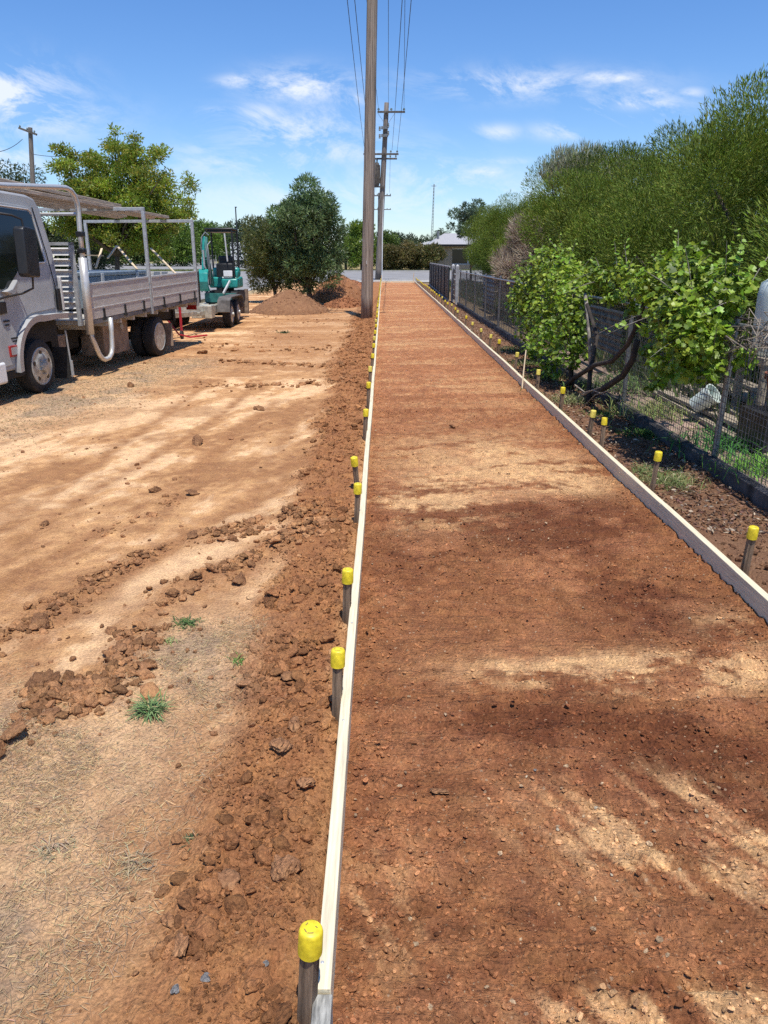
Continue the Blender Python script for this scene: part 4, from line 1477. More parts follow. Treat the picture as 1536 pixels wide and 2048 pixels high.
# sticks standing in the tray
for (a, b, l) in [((860, 560, -1.3), (1003, 728, -0.3), 'long pale stick leaning in the tray behind the toolbox'), ((1103, 573, -0.9), (1287, 760, -0.15), 'pale stick leaning against the rear drop side of the tray'),
                  ((855, 555, -1.5), (788, 645, -1.5), 'short pale stick crossing the long one above the toolbox'), ((745, 575, -1.6), (702, 715, -1.5), 'sloping leg stick at the front of the tray'), ((618, 622, -1.6), (750, 627, -1.6), 'level pale batten at the front of the tray')]:
    def tp(cx, cy, yy):
        u, v = cx / 3.657, 340 + cy / 3.657
        r = ray(u, v)
        lf = Vector((-fw.y, fw.x, 0))
        P0 = Vector((TF.x, TF.y, 0)) + lf * yy
        t = (P0 - Vector((0, 0, H))).dot(lf) / r.dot(lf)
        return Vector((0, 0, H)) + r * t
    p, q_ = tp(*a), tp(*b)
    o = MB().bar(Vector((0, 0, 0)), q_ - p, 0.035, 0.02).build('timber_stick', MAT['stick'])
    o.location = p
    tag(o, l, 'stick', 'pale timber sticks in the truck tray')

# ------------------------------------------------------------------ trailer
TX = -4.50
trl = empty('plant_trailer', (TX, 20.0, 0), 0, 'low galvanised tandem axle trailer carrying the small teal excavator', 'trailer')
tyy = -19.75 + 0
MB().bb(-0.45, 0.45, -1.55, 2.9, 0.40, 0.47).bb(-0.49, -0.45, -1.6, 2.9, 0.36, 0.56).bb(0.45, 0.49, -1.6, 2.9, 0.36, 0.56).bb(-0.45, 0.45, -1.62, -1.56, 0.40, 0.62).build('deck', MAT['zinc'], trl, bevel=0.006)
hit = tw(-6.15, -0.95, 0)
hx, hy = hit.x - TX, hit.y - 20.0
MB().bar((-0.5, -1.5, 0.42), (hx, hy, 0.50), 0.06, 0.10).bar((0.5, -1.5, 0.42), (hx, hy, 0.50), 0.06, 0.10).bar((-0.33, -2.3, 0.45), (0.4, -2.3, 0.45), 0.05, 0.05).build('drawbar', MAT['zinc'], trl, bevel=0.004)
MB().box((hx, hy - 0.02, 0.53), (0.10, 0.22, 0.08)).build('coupling', MAT['under'], trl, bevel=0.01)
jk = MB().tube([(hx + 0.28, hy + 0.62, 0.78), (hx + 0.28, hy + 0.62, 0.14)], 0.028, 8).tube([(hx + 0.28, hy + 0.62, 0.76), (hx + 0.38, hy + 0.55, 0.76)], 0.01, 6).build('jockey_leg', MAT['red'], trl)
MB().lathe([(0.03, -0.025), (0.085, -0.025), (0.085, 0.025), (0.03, 0.025)], (hx + 0.28, hy + 0.62, 0.09), (1, 0, 0), 14).build('jockey_wheel', MAT['rubber'], jk)
MB().tube([(hx + 0.1, hy + 0.25, 0.42), (hx + 0.3, hy + 0.3, 0.12), (hx + 0.5, hy + 0.45, 0.05), (hx + 0.75, hy + 0.9, 0.05)], 0.018, 6).build('safety_chain', MAT['red'], trl)
MB().bb(0.12, 0.58, -1.95, -1.62, 0.32, 0.60).build('front_box', MAT['zinc'], trl, bevel=0.01)
for s, lx in ((1, 0.66), (-1, -0.66)):
    g = MB()
    pr_ = [(-1.02, 0.40), (-0.92, 0.66), (-0.70, 0.735), (0.72, 0.735), (0.94, 0.66), (1.02, 0.42)]
    pin = [(a * 0.965, b - 0.02) for a, b in pr_]
    poly = pr_ + pin[::-1]
    vs = [(lx - 0.15, a, b) for a, b in poly] + [(lx + 0.15, a, b) for a, b in poly]
    m = len(poly)
    fs = []
    for i in range(m):
        j = (i + 1) % m
        fs.append((i, j, j + m, i + m))
    for i in range(5):
        fs.append((i, i + 1, m - 2 - i, m - 1 - i))
        fs.append((i + m, i + 1 + m, 2 * m - 2 - i, 2 * m - 1 - i))
    g.add(vs, fs).build('mudguard', MAT['cross'], trl)
    for yy in (-0.45, 0.42):
        w = wheel('wheel', trl, (0, 0, 0), 0.31, 0.19, 0.19, 1, 0.01)
        w.location = (lx, yy, 0.31)
        w.rotation_euler = (0, 0, -s * PI / 2)
MB().tube([(-0.7, -0.45, 0.31), (0.7, -0.45, 0.31)], 0.03, 8).tube([(-0.7, 0.42, 0.31), (0.7, 0.42, 0.31)], 0.03, 8).build('axle', MAT['under'], trl)
MB().bb(-0.50, -0.16, 2.9, 2.96, 0.0 + 0.05, 0.5).build('loading_ramp', MAT['flap'], trl)
MB().bb(0.16, 0.60, 2.9, 2.96, 0.10, 0.5).bb(0.50, 0.60, 2.85, 2.98, 0.12, 0.78).build('loading_ramp', MAT['flap'], trl)
for xx in (-0.45, 0.45):
    MB().box((xx, 2.99, 0.52), (0.12, 0.03, 0.09)).build('tail_light', MAT['redlens'], trl)

# ------------------------------------------------------------------ mini excavator
EX, EY = -4.30, 21.7
ex = empty('mini_excavator', (EX, EY, 0.47), 0, 'small teal excavator with black canopy standing on the trailer', 'excavator')
ex.scale = (0.84, 0.84, 0.93)
for s in (-1, 1):
    t = MB()
    R0 = 0.16
    out = [(-0.62, 0.17)] + [(-0.62 - R0 * math.sin(a), 0.17 - R0 * math.cos(a)) for a in [PI * k / 8 for k in range(9)]][:0]
    prof = []
    for k in range(9):
        a = -PI / 2 - PI * k / 8
        prof.append((-0.60 + R0 * math.cos(a), 0.165 + R0 * math.sin(a)))
    for k in range(9):
        a = PI / 2 - PI * k / 8
        prof.append((0.60 + R0 * math.cos(a), 0.165 + R0 * math.sin(a)))
    vs = [(s * 0.40 - 0.10, a, b) for a, b in prof] + [(s * 0.40 + 0.10, a, b) for a, b in prof]
    m = len(prof)
    fs = [tuple(range(m)), tuple(range(2 * m - 1, m - 1, -1))] + [(i, (i + 1) % m, (i + 1) % m + m, i + m) for i in range(m)]
    t.add(vs, fs)
    for k in range(11):
        y = -0.58 + k * 0.116
        t.bb(s * 0.40 - 0.105, s * 0.40 + 0.105, y, y + 0.05, 0.318, 0.342)
        t.bb(s * 0.40 - 0.105, s * 0.40 + 0.105, y, y + 0.05, 0.0, 0.01)
    t.build('track', MAT['rubber'], ex)
MB().bb(-0.30, 0.30, -0.45, 0.45, 0.14, 0.34).lathe([(0.28, 0.34), (0.28, 0.42)], (0, 0, 0), n=24).build('undercarriage', MAT['under'], ex)
MB().bb(-0.49, 0.49, -0.86, -0.82, 0.05, 0.30).bar((-0.25, -0.84, 0.15), (-0.25, -0.4, 0.25), 0.06, 0.06).bar((0.25, -0.84, 0.15), (0.25, -0.4, 0.25), 0.06, 0.06).build('blade', MAT['tealdark'], ex, bevel=0.006)
hs_ = MB().bb(-0.02, 0.49, -0.46, -0.10, 0.42, 0.68).bb(-0.49, 0.49, -0.10, 0.55, 0.42, 0.72).build('housing', MAT['teal'], ex, bevel=0.045)
MB().bb(-0.42, 0.42, 0.25, 0.62, 0.721, 0.98).build('engine_hood', MAT['teal'], ex, bevel=0.06)
MB().bb(0.44, 0.50, -0.44, -0.20, 0.70, 0.88).build('side_cover', MAT['teal'], ex, bevel=0.02)
st = MB().bb(-0.20, 0.25, -0.12, 0.24, 0.80, 0.92).bb(-0.20, 0.25, 0.18, 0.28, 0.90, 1.30).build('seat', MAT['black'], ex, bevel=0.04)
MB().bb(0.06, 0.34, -0.465, -0.44, 0.74, 0.90).bb(0.0, 0.30, -0.40, -0.18, 0.69, 0.73).build('floor_panel', MAT['white'], ex, bevel=0.01)
MB().bb(-0.18, 0.34, -0.34, -0.30, 0.72, 1.08).bb(-0.16, 0.32, -0.32, -0.22, 1.05, 1.10).build('control_console', MAT['black'], ex, bevel=0.01)
for xx in (-0.12, 0.28):
    MB().tube([(xx, -0.27, 1.08), (xx + 0.02, -0.30, 1.24)], 0.01, 6).lathe([(0, 0), (0.022, 0.01), (0.022, 0.04), (0, 0.05)], (xx + 0.02, -0.30, 1.23), n=8).build('lever', MAT['under'], ex)
cn = MB().bb(-0.46, 0.42, -0.42, 0.46, 1.99, 2.045).bb(-0.40, 0.36, -0.38, 0.42, 1.93, 1.99).build('canopy', MAT['black'], ex, bevel=0.02)
for pq, r_ in (([(-0.43, 0.42, 0.6), (-0.43, 0.42, 2.0)], 0.028), ([(0.39, 0.42, 0.6), (0.39, 0.42, 2.0)], 0.028), ([(-0.43, -0.38, 0.5), (-0.43, -0.38, 2.0)], 0.018), ([(0.39, -0.38, 0.6), (0.38, -0.38, 2.0)], 0.03)):
    MB().tube(pq, r_, 8).build('canopy_post', MAT['black'], ex)
MB().tube([(0.20, -0.40, 1.15), (0.16, -0.42, 1.90)], 0.024, 8).build('work_lamp_post', MAT['alub'], ex)
# boom folded up on the left
bm_ = MB()
bm_.bar((-0.30, -0.52, 0.52), (-0.33, -0.95, 1.25), 0.13, 0.15)
bm_.bar((-0.33, -0.95, 1.22), (-0.36, -0.72, 1.78), 0.11, 0.14)
boom = bm_.build('boom', MAT['tealdark'], ex, bevel=0.02)
MB().bar((-0.40, -0.74, 1.80), (-0.44, -0.98, 0.92), 0.09, 0.12).build('arm', MAT['teal'], boom, bevel=0.015)
MB().bar((-0.40, -1.02, 1.45), (-0.40, -0.99, 0.98), 0.05, 0.05).build('ram', MAT['steel'], boom)
MB().bar((-0.24, -0.64, 0.5), (-0.25, -0.96, 1.1), 0.055, 0.055).build('ram', MAT['tealdark'], boom)
MB().tube([(-0.42, -0.78, 1.15), (-0.50, -0.86, 1.5), (-0.46, -0.82, 1.80), (-0.36, -0.76, 1.92), (-0.26, -0.75, 1.84)], 0.02, 7).tube([(-0.27, -0.90, 0.55), (-0.23, -1.05, 0.95), (-0.23, -1.07, 1.3), (-0.28, -0.93, 1.58), (-0.2, -0.85, 1.68)], 0.018, 7).tube([(-0.31, -0.90, 0.6), (-0.27, -1.05, 1.0), (-0.28, -1.05, 1.3), (-0.33, -0.93, 1.55)], 0.014, 7).build('hose', MAT['greymetal'], boom)
bk = MB()
pb = [(-0.98, 0.95), (-1.20, 0.85), (-1.28, 0.62), (-1.18, 0.42), (-1.00, 0.36), (-0.98, 0.40), (-1.12, 0.48), (-1.20, 0.63), (-1.13, 0.78), (-0.95, 0.86)]
m = len(pb)
vs = [(-0.58, a, b) for a, b in pb] + [(-0.28, a, b) for a, b in pb]
bk.add(vs, [(i, (i + 1) % m, (i + 1) % m + m, i + m) for i in range(m)] + [tuple(range(m)), tuple(range(2 * m - 1, m - 1, -1))])
bk.build('bucket', MAT['teal'], ex, bevel=0.008)
for k in range(3):
    MB().bb(-0.56 + 0.11 * k, -0.52 + 0.11 * k, -1.02, -0.94, 0.33, 0.38).build('bucket_tooth', MAT['steel'], ex)
MB().bar((0.12, -0.95, 0.30), (0.26, -0.52, 0.62), 0.05, 0.05).build('blade_ram', MAT['alub'], ex)

# distant white truck
wt = empty('delivery_truck', (onY(486, 520, 150).x, 150, 0), 0, 'distant white box truck across the road behind the excavator', 'truck')
MB().bb(-2.0, 0.6, -1.2, 1.2, 1.1, 4.2).build('cargo_box', MAT['white'], wt, bevel=0.05)
wc = MB().prism([(0.7, 0.6), (2.2, 0.6), (2.25, 1.6), (1.9, 2.7), (1.6, 2.85), (0.7, 2.85)], -1.1, 1.1).build('cab', MAT['white'], wt, bevel=0.06)
MB().prism([(1.0, 1.75), (1.95, 1.75), (1.75, 2.5), (1.0, 2.5)], -1.12, -1.09).build('side_window', MAT['glass'], wc)
MB().bb(-2.0, 2.2, -0.9, 0.9, 0.5, 1.0).build('chassis_rail', MAT['under'], wt)
for xx in (-1.2, 1.4):
    wheel('wheel', wt, (xx, -1.0, 0.5), 0.5, 0.3, 0.28, -1)
    wheel('wheel', wt, (xx, 1.0, 0.5), 0.5, 0.3, 0.28, 1)
#@@PART4

# ------------------------------------------------------------------ mesh fence on the right
XF = 2.66
fence = empty('mesh_fence', (XF, 16.5, 0), 0, 'long black wire mesh fence with tubular posts on the right', 'fence')
oy = -16.5
FP = [1.3, 3.7, 6.1, 8.6, 11.1, 13.6, 16.1, 18.6, 21.1, 23.6, 26.1, 28.4]


def mesh_panel(L, Hh, sp=0.05, r=0.0017):
    b = MB()
    n = int(L / sp)
    for i in range(n + 1):
        y = min(L, i * sp)
        bow = 0.004 * math.sin(i * 0.9)
        b.box((bow, y, Hh / 2), (2 * r, 2 * r, Hh))
    m = int(Hh / sp)
    for j in range(m + 1):
        b.box((r * 2.2 + 0.003 * math.sin(j * 1.7), L / 2, j * sp), (2 * r, L, 2 * r))
    return b


pan = None
for i in range(len(FP) - 1):
    L = FP[i + 1] - FP[i]
    if pan is None or abs(L - pan[1]) > 0.02:
        o = mesh_panel(L - 0.03, 1.02).build('mesh_panel', MAT['meshwire'], fence, smooth=False)
        pan = (o, L)
    else:
        o = pan[0].copy()
        COL.objects.link(o)
    o.location = (0, FP[i] + 0.015 + oy, 0.12)
pp = None
for i, y in enumerate(FP):
    if pp is None:
        pp = MB().tube([(0, 0, -0.1), (0, 0, 1.21)], 0.024, 12).lathe([(0.03, 1.20), (0.03, 1.225), (0, 1.24)], n=12).build('post', MAT['fencepost'], fence)
        o = pp
    else:
        o = pp.copy()
        COL.objects.link(o)
    o.location = (0.03, y + oy, 0)
    o.rotation_euler = (random.uniform(-0.015, 0.015), (0.03 if i == 2 else random.uniform(-0.012, 0.012)), 0)
MB().tube([(0.0, FP[0] + oy, 1.165), (0.0, FP[-1] + oy, 1.165)], 0.017, 8).build('top_rail', MAT['fencepost'], fence)
pl = MB()
for i in range(len(FP)):
    pl.bb(XF - 0.055, XF + 0.035, FP[i] - 2.4 + 0.004, FP[i], -0.05, 0.105 + 0.006 * (i % 3))
tag(pl.build('fence_plinth', MAT['sleeper'], None, bevel=0.008), 'dark timber edging plinth under the mesh fence', 'plinth')
# pale strip of mortar and paving behind the plinth
sheet('paving', [(XF + 0.06, -2), (XF + 0.75, -2), (XF + 0.75, 14), (XF + 0.06, 14)], 0.035, MAT['paver'])
pvb = MB()
for i in range(34):
    for j in range(3):
        if random.random() < 0.9:
            pvb.bb(XF + 0.07 + j * 0.235, XF + 0.07 + j * 0.235 + 0.225, 2.2 + i * 0.35, 2.2 + i * 0.35 + 0.335, 0.0, 0.055 + random.uniform(0, 0.008))
tag(pvb.build('paving', MAT['paver'], None, bevel=0.004), kind='structure')

# gate posts and the solid slatted fence further on
gp = empty('gate_post', (XF, 29.2, 0), 0, 'pale square gate post where the mesh fence meets the dark steel fence', 'gate post', 'pale gate posts')
MB().bb(-0.06, 0.06, -0.06, 0.06, -0.1, 1.32).build('post', MAT['palepost'], gp, bevel=0.006)
MB().lathe([(0.08, 1.32), (0.08, 1.345), (0, 1.40)], n=4).build('post_cap', MAT['palepost'], gp)
g2 = copy_tree(gp)
g2.location = (XF, 31.0, 0)
tag(g2, 'farther pale gate post beside the dark steel fence', 'gate post', 'pale gate posts')
gt = empty('gate', (XF, 30.1, 0), 0, 'narrow dark gate hung between the two pale gate posts', 'gate')
gm = MB()
for i in range(6):
    gm.bb(-0.012, 0.012, -0.8, 0.8, 0.12 + i * 0.19, 0.26 + i * 0.19)
gm.build('gate_slat', MAT['slat'], gt)
MB().bb(-0.02, 0.02, -0.82, -0.78, 0.08, 1.24).bb(-0.02, 0.02, 0.78, 0.82, 0.08, 1.24).build('gate_frame', MAT['fencepost'], gt)
sf = empty('steel_fence', (XF + 0.02, 40.5, 0), 0, 'dark vertical ribbed steel fence running to the street corner', 'fence')
sm = MB()
prof = []
y = -9.3
while y < 9.4:
    prof += [(0.0, y), (0.0, y + 0.10), (0.035, y + 0.13), (0.035, y + 0.24)]
    y += 0.27
XS = lambda y: 0.012 * (y)
m = len(prof)
vs = [(a + 0.018 * b, b, 0.03) for a, b in prof] + [(a + 0.018 * b, b, 1.27) for a, b in prof] + [(a + 0.018 * b + 0.012, b, 0.03) for a, b in prof] + [(a + 0.018 * b + 0.012, b, 1.27) for a, b in prof]
fs = []
for i in range(m - 1):
    fs += [(i, i + 1, m + i + 1, m + i), (2 * m + i, 3 * m + i, 3 * m + i + 1, 2 * m + i + 1)]
sm.add(vs, fs).build('panel', MAT['slat'], sf, smooth=False)
MB().bar((-0.17 + 0.02, -9.35, 1.29), (0.17 + 0.02, 9.4, 1.29), 0.07, 0.05).build('top_rail', MAT['palepost'], sf)
MB().bar((-0.17, -9.35, 0.03), (0.17, 9.4, 0.03), 0.06, 0.06).build('bottom_rail', MAT['palepost'], sf)
for k in range(8):
    yy = -9.35 + k * 2.68
    MB().bb(0.018 * yy - 0.04, 0.018 * yy + 0.0, yy - 0.03, yy + 0.03, -0.1, 1.30).build('post', MAT['slat'], sf)

# corrugated dark iron sheets standing behind the mesh
def corr(name, x, y0, y1, z0, z1, lab, per=0.085, amp=0.014):
    n = int((z1 - z0) / per * 6)
    vs, fs = [], []
    for i in range(n + 1):
        z = z0 + (z1 - z0) * i / n
        dx = amp * math.sin(2 * PI * (z - z0) / per)
        vs += [(dx, y0, z), (dx, y1, z), (dx + 0.004, y0, z), (dx + 0.004, y1, z)]
    for i in range(n):
        a = i * 4
        fs += [(a, a + 1, a + 5, a + 4), (a + 2, a + 6, a + 7, a + 3), (a, a + 4, a + 6, a + 2), (a + 1, a + 3, a + 7, a + 5)]
    o = MB().add(vs, fs).build(name, MAT['slat'])
    o.location = (x, 0, 0)
    return tag(o, lab, 'iron sheet', 'dark corrugated sheets behind the mesh fence')


corr('corrugated_sheet', 3.25, 17.0, 20.6, 0.55, 1.12, 'dark corrugated iron sheet behind the mesh fence, just past the first vine', 0.09)
corr('corrugated_sheet', 3.3, 23.9, 26.6, 0.05, 1.1, 'dark corrugated iron sheet behind the mesh fence nearest the gate', 0.13, 0.03)
corr('corrugated_sheet', 3.2, 10.6, 13.0, 0.35, 0.95, 'dark iron sheet seen through the mesh between the two vines', 0.085)

# yard clutter
G_T = 'weathered boards stacked in the yard'
for i, (x, y0, y1, z, w, rz, l) in enumerate([(3.25, 6.1, 9.2, 0.10, 0.17, 0.02, 'bottom board of the timber stack behind the mesh fence, nearest the fence'), (3.5, 6.0, 9.4, 0.11, 0.18, 0.03, 'wide board beside the stack behind the mesh fence'), (3.3, 6.3, 9.0, 0.17, 0.15, -0.02, 'middle board of the timber stack behind the mesh'), (3.55, 6.5, 9.3, 0.18, 0.14, 0.05, 'tilted board lying on the wide board in the yard'), (3.75, 5.9, 8.8, 0.26, 0.2, 0.08, 'topmost pale plank in the yard, slanting away from the fence'), (3.9, 6.2, 8.9, 0.33, 0.13, 0.1, 'rearmost narrow plank of the yard stack')]):
    o = MB().bb(-w / 2, w / 2, -(y1 - y0) / 2, (y1 - y0) / 2, -0.02, 0.02).build('timber_plank', MAT['oldpine'], None, bevel=0.004)
    o.location = (x, (y0 + y1) / 2, z)
    o.rotation_euler = (random.uniform(-0.015, 0.015), random.uniform(-0.05, 0.05), -rz)
    tag(o, l, 'plank', G_T)
for (x, y, l, rx) in ((3.15, 7.75, 'white plastic bucket lying against the stacked boards behind the fence', 0.9), ):
    bkt = empty('bucket', (x, y, 0.22), 0.6, l, 'bucket')
    bkt.rotation_euler = (rx, 0, 0.8)
    MB().lathe([(0, 0), (0.08, 0), (0.10, 0.21), (0.11, 0.22), (0.11, 0.235), (0.098, 0.235), (0.078, 0.02), (0, 0.02)], n=24).build('body', MAT['tank'], bkt)
    MB().tube([(0.108, 0, 0.22), (0.08, 0.08, 0.17), (0, 0.115, 0.14), (-0.08, 0.08, 0.17), (-0.108, 0, 0.22)], 0.004, 5).build('handle', MAT['steel'], bkt)
tkp = onX(1532, 600, 3.62)
tk = empty('water_drum', (tkp.x + 0.22, tkp.y, 0.0), 0, 'pale translucent plastic drum at the right edge behind the fence', 'drum')
MB().lathe([(0, 0.75), (0.26, 0.75), (0.28, 0.79), (0.28, 1.32), (0.26, 1.42), (0.2, 1.46), (0, 1.47)], n=28).build('body', MAT['tank'], tk, ang=0)
MB().lathe([(0.1, 1.46), (0.1, 1.5), (0, 1.505)], n=20).build('lid', MAT['white'], tk)
MB().bb(-0.3, 0.3, -0.3, 0.3, 0.69, 0.745).bb(-0.28, -0.22, -0.28, -0.22, 0, 0.69).bb(0.22, 0.28, -0.28, -0.22, 0, 0.69).bb(-0.28, -0.22, 0.22, 0.28, 0, 0.69).bb(0.22, 0.28, 0.22, 0.28, 0, 0.69).build('stand', MAT['oldpine'], tk)
tp_ = onX(1545, 775, 3.25)
pt = empty('plant_pot', (tp_.x + 0.12, tp_.y, 0.42), 0, 'terracotta plant pot at the right edge behind the mesh', 'plant pot')
MB().lathe([(0, 0), (0.11, 0), (0.165, 0.26), (0.185, 0.26), (0.185, 0.31), (0.165, 0.31), (0.15, 0.26), (0.1, 0.03), (0, 0.03)], n=28).build('pot', MAT['terracotta'], pt)
MB().bb(-0.25, 0.25, -0.25, 0.25, -0.42, -0.002).build('crate_stand', MAT['black'], pt)

# ------------------------------------------------------------------ house beyond the street
HY = 104
hl = onY(866, 520, HY).x
he = onY(880, 491, HY).z
hr = 19.5
hh = empty('house', ((hl + hr) / 2, HY + 5, 0), 0, 'low cream brick house with pale flat roof beyond the street', 'house')
ox = (hl + hr) / 2
ow0, ow1 = onY(905, 510, HY).x - ox, onY(944, 510, HY).x - ox
wz0, wz1 = 0.75, he - 0.35
w = MB().bb(hl - ox, ow0, -4.6, -4.3, 0, he).bb(ow1, hr - ox, -4.6, -4.3, 0, he).bb(ow0, ow1, -4.6, -4.3, 0, wz0).bb(ow0, ow1, -4.6, -4.3, wz1, he).bb(hl - ox, hl - ox + 0.3, -4.3, 5, 0, he).bb(hr - ox - 0.3, hr - ox, -4.3, 5, 0, he)
w.build('wall', MAT['brick'], hh, smooth=False)
wi = MB().bb(ow0, ow1, -4.42, -4.38, wz0, wz1).build('window', MAT['glass'], hh, smooth=False)
MB().bb(ow0 + 2.0, ow0 + 2.12, -4.5, -4.43, wz0, wz1).bb(ow0, ow1, -4.5, -4.43, wz1 - 0.08, wz1).bb(ow0, ow1, -4.5, -4.43, wz0, wz0 + 0.08).build('window_frame', MAT['white'], wi)
MB().bb(ow1 - 0.15, ow1, -5.6, -5.45, 0, he).build('veranda_post', MAT['white'], hh)
MB().bb(hl - ox - 0.7, hr - ox + 0.5, -5.8, -5.68, he - 0.12, he + 0.14).build('fascia', MAT['under'], hh)
MB().bb(hl - ox - 0.6, hr - ox + 0.4, -5.68, -4.6, he - 0.02, he).build('eave_lining', MAT['kerbm'], hh)
rz_ = onY(880, 476, HY).z
rf = MB()
x0, x1 = hl - ox - 0.75, hr - ox + 0.6
rf.add([(x0, -5.85, he + 0.13), (x1, -5.85, he + 0.13), (x1, 5.5, he + 0.13), (x0, 5.5, he + 0.13), (x0 + 2.5, 0, rz_ + 0.7), (x1 - 2.5, 0, rz_ + 0.7)], [(0, 1, 5, 4), (1, 2, 5), (2, 3, 4, 5), (3, 0, 4), (3, 2, 1, 0)])
r_ = rf.build('roof', MAT['roof'], hh, smooth=False)
MB().tube([(onY(878, 480, HY).x - ox, -3, he), (onY(878, 480, HY).x - ox, -3, rz_ + 0.9)], 0.16, 10).build('flue', MAT['greymetal'], r_)
hs2 = empty('shed', (onY(845, 500, 128).x, 130, 0), 0, 'white gabled shed roof showing behind the dark bush', 'shed')
MB().bb(-2.0, 4, -2, 2, 0, 3.2).build('wall', MAT['white'], hs2, smooth=False)
MB().prism([(-2.3, 3.2), (4.3, 3.2), (1.0, 4.0)], -2.3, 2.3).build('roof', MAT['white'], hs2, smooth=False)
pf = empty('paling_fence', (onY(402, 505, 190).x, 190, 0), 0, 'pale vertical paling fence under the far trees at left', 'fence')
pm = MB()
for k in range(26):
    xx = -3.2 + k * 0.26
    if k % 7 == 3:
        continue
    pm.bb(xx, xx + 0.19, 0, 0.06, 0, 3.7 + 0.2 * random.random())
pm.build('palings', MAT['roof'], pf, smooth=False)
MB().bb(-3.3, 3.6, 0.07, 0.15, 0.6, 0.75).bb(-3.3, 3.6, 0.07, 0.15, 3.0, 3.15).build('rail', MAT['oldpine'], pf)

# ------------------------------------------------------------------ foliage
def unit(v):
    return v / np.maximum(1e-9, np.linalg.norm(v, axis=-1, keepdims=True))


def leaves(name, P, D, L, W, C, mat, parent=None, fold=0.25, segs=1):
    """pointed leaves: kite of two triangles folded along the rib"""
    n = len(P)
    D = unit(D)
    R = unit(np.cross(D, unit(RG.normal(size=(n, 3)))))
    N = np.cross(D, R)
    m = P + D * (L * 0.42)[:, None]
    V = np.stack([P, m + R * (W / 2)[:, None] + N * (W * fold)[:, None], P + D * L[:, None], m - R * (W / 2)[:, None] + N * (W * fold)[:, None]], 1)
    F = np.arange(n * 4).reshape(n, 4)
    # two tris keep the fold crisp
    T = np.concatenate([F[:, [0, 1, 2]], F[:, [0, 2, 3]]])
    return np_mesh(name, V.reshape(-1, 3), T, mat, parent, np.repeat(C, 4, 0), False)


def blob_points(blobs, n, shell=0.45):
    B = np.array(blobs, float)
    if B.shape[1] == 4:
        B = np.concatenate([B, B[:, 3:4]], 1)
    w = B[:, 3] ** 2
    i = RG.choice(len(B), n, p=w / w.sum())
    d = unit(RG.normal(size=(n, 3)))
    r = 1 - shell * RG.random(n) ** 1.4
    r *= 0.85 + 0.3 * fbm(d[:, 0] * 3 + i * 3.1, d[:, 1] * 3 + d[:, 2] * 4, 3, 55)
    P = B[i, :3] + d * r[:, None] * np.stack([B[i, 3], B[i, 3], B[i, 4]], 1)
    return P, d, i


def lcol(base, n, v=0.3, alt=None, pa=0.0, i=None):
    c = np.tile(base, (n, 1)) * RG.uniform(1 - v, 1 + v, (n, 1))
    if i is not None:
        g = np.random.default_rng(3).uniform(0.62, 1.3, 500)
        c *= g[i % 500][:, None]
    c *= 1 + RG.normal(0, 0.06, (n, 3))
    if alt is not None:
        k = RG.random(n) < pa
        c[k] = np.array(alt) * RG.uniform(0.75, 1.25, (k.sum(), 1))
    return np.clip(c, 0.003, 0.9)


def lumpy(cx, cy, cz, rx, ry, rz, n, r0, r1, seed, lo=-1.0):
    g = np.random.default_rng(seed)
    out = []
    while len(out) < n:
        d = g.normal(size=3)
        d /= np.linalg.norm(d)
        if d[2] < lo:
            continue
        k = g.uniform(0.45, 1.0)
        r = g.uniform(r0, r1)
        out.append((cx + d[0] * rx * k, cy + d[1] * ry * k, max(cz + d[2] * rz * k, r * 0.75), r, r * g.uniform(0.7, 1.0)))
    return out


def trunk_mesh(root, base_r, pts_list, mat):
    b = MB()
    for pts, r0, r1 in pts_list:
        k = len(pts)
        b.tube(pts, [r0 + (r1 - r0) * i / (k - 1) for i in range(k)], 8)
    return b.build('trunk', mat, root, ang=0)


def limbs(blobs, base, seed, r, n=7, fork=0.3):
    g = np.random.default_rng(seed)
    B = sorted(blobs, key=lambda q: -q[3])
    out = []
    b = Vector(base)
    top = Vector((sum(q[0] for q in B) / len(B), sum(q[1] for q in B) / len(B), max(q[2] for q in B) * 0.62))
    f = b.lerp(top, fork)
    out.append(([b, b.lerp(f, 0.5) + Vector((0.03, 0.02, 0)), f], r, r * 0.8))
    for k in range(min(n, len(B))):
        q = Vector(B[g.integers(0, len(B))][:3])
        m = f.lerp(q, 0.5) + Vector((g.normal() * 0.1, g.normal() * 0.1, 0.1 * r / 0.1))
        out.append(([f, f.lerp(m, 0.5), m, q], r * 0.55, r * 0.12))
    return out


def tree(name, loc, blobs, n, L, W, base, lab, cat, group=None, mat='leaf', up=0.3, v=0.3, alt=None, pa=0.0, tr=0.12, shell=0.45, bark='bark', nl=7, fork=0.3, droop=0.0, rnd=0.8, parts=('crown', 'trunk')):
    root = empty(name, loc, 0, lab, cat, group)
    P, d, i = blob_points(blobs, n, shell)
    P[:, 2] = np.maximum(P[:, 2], 0.02)
    D = d + RG.normal(0, rnd, (n, 3)) + np.array([0, 0, up - droop])
    Ls = L * RG.uniform(0.6, 1.3, n)
    leaves(parts[0], P, D, Ls, W * RG.uniform(0.7, 1.3, n), lcol(base, n, v, alt, pa, i), MAT[mat], root)
    trunk_mesh(root, tr, limbs(blobs, (0, 0, -0.1), 5, tr, nl, fork), MAT[bark])
    return root


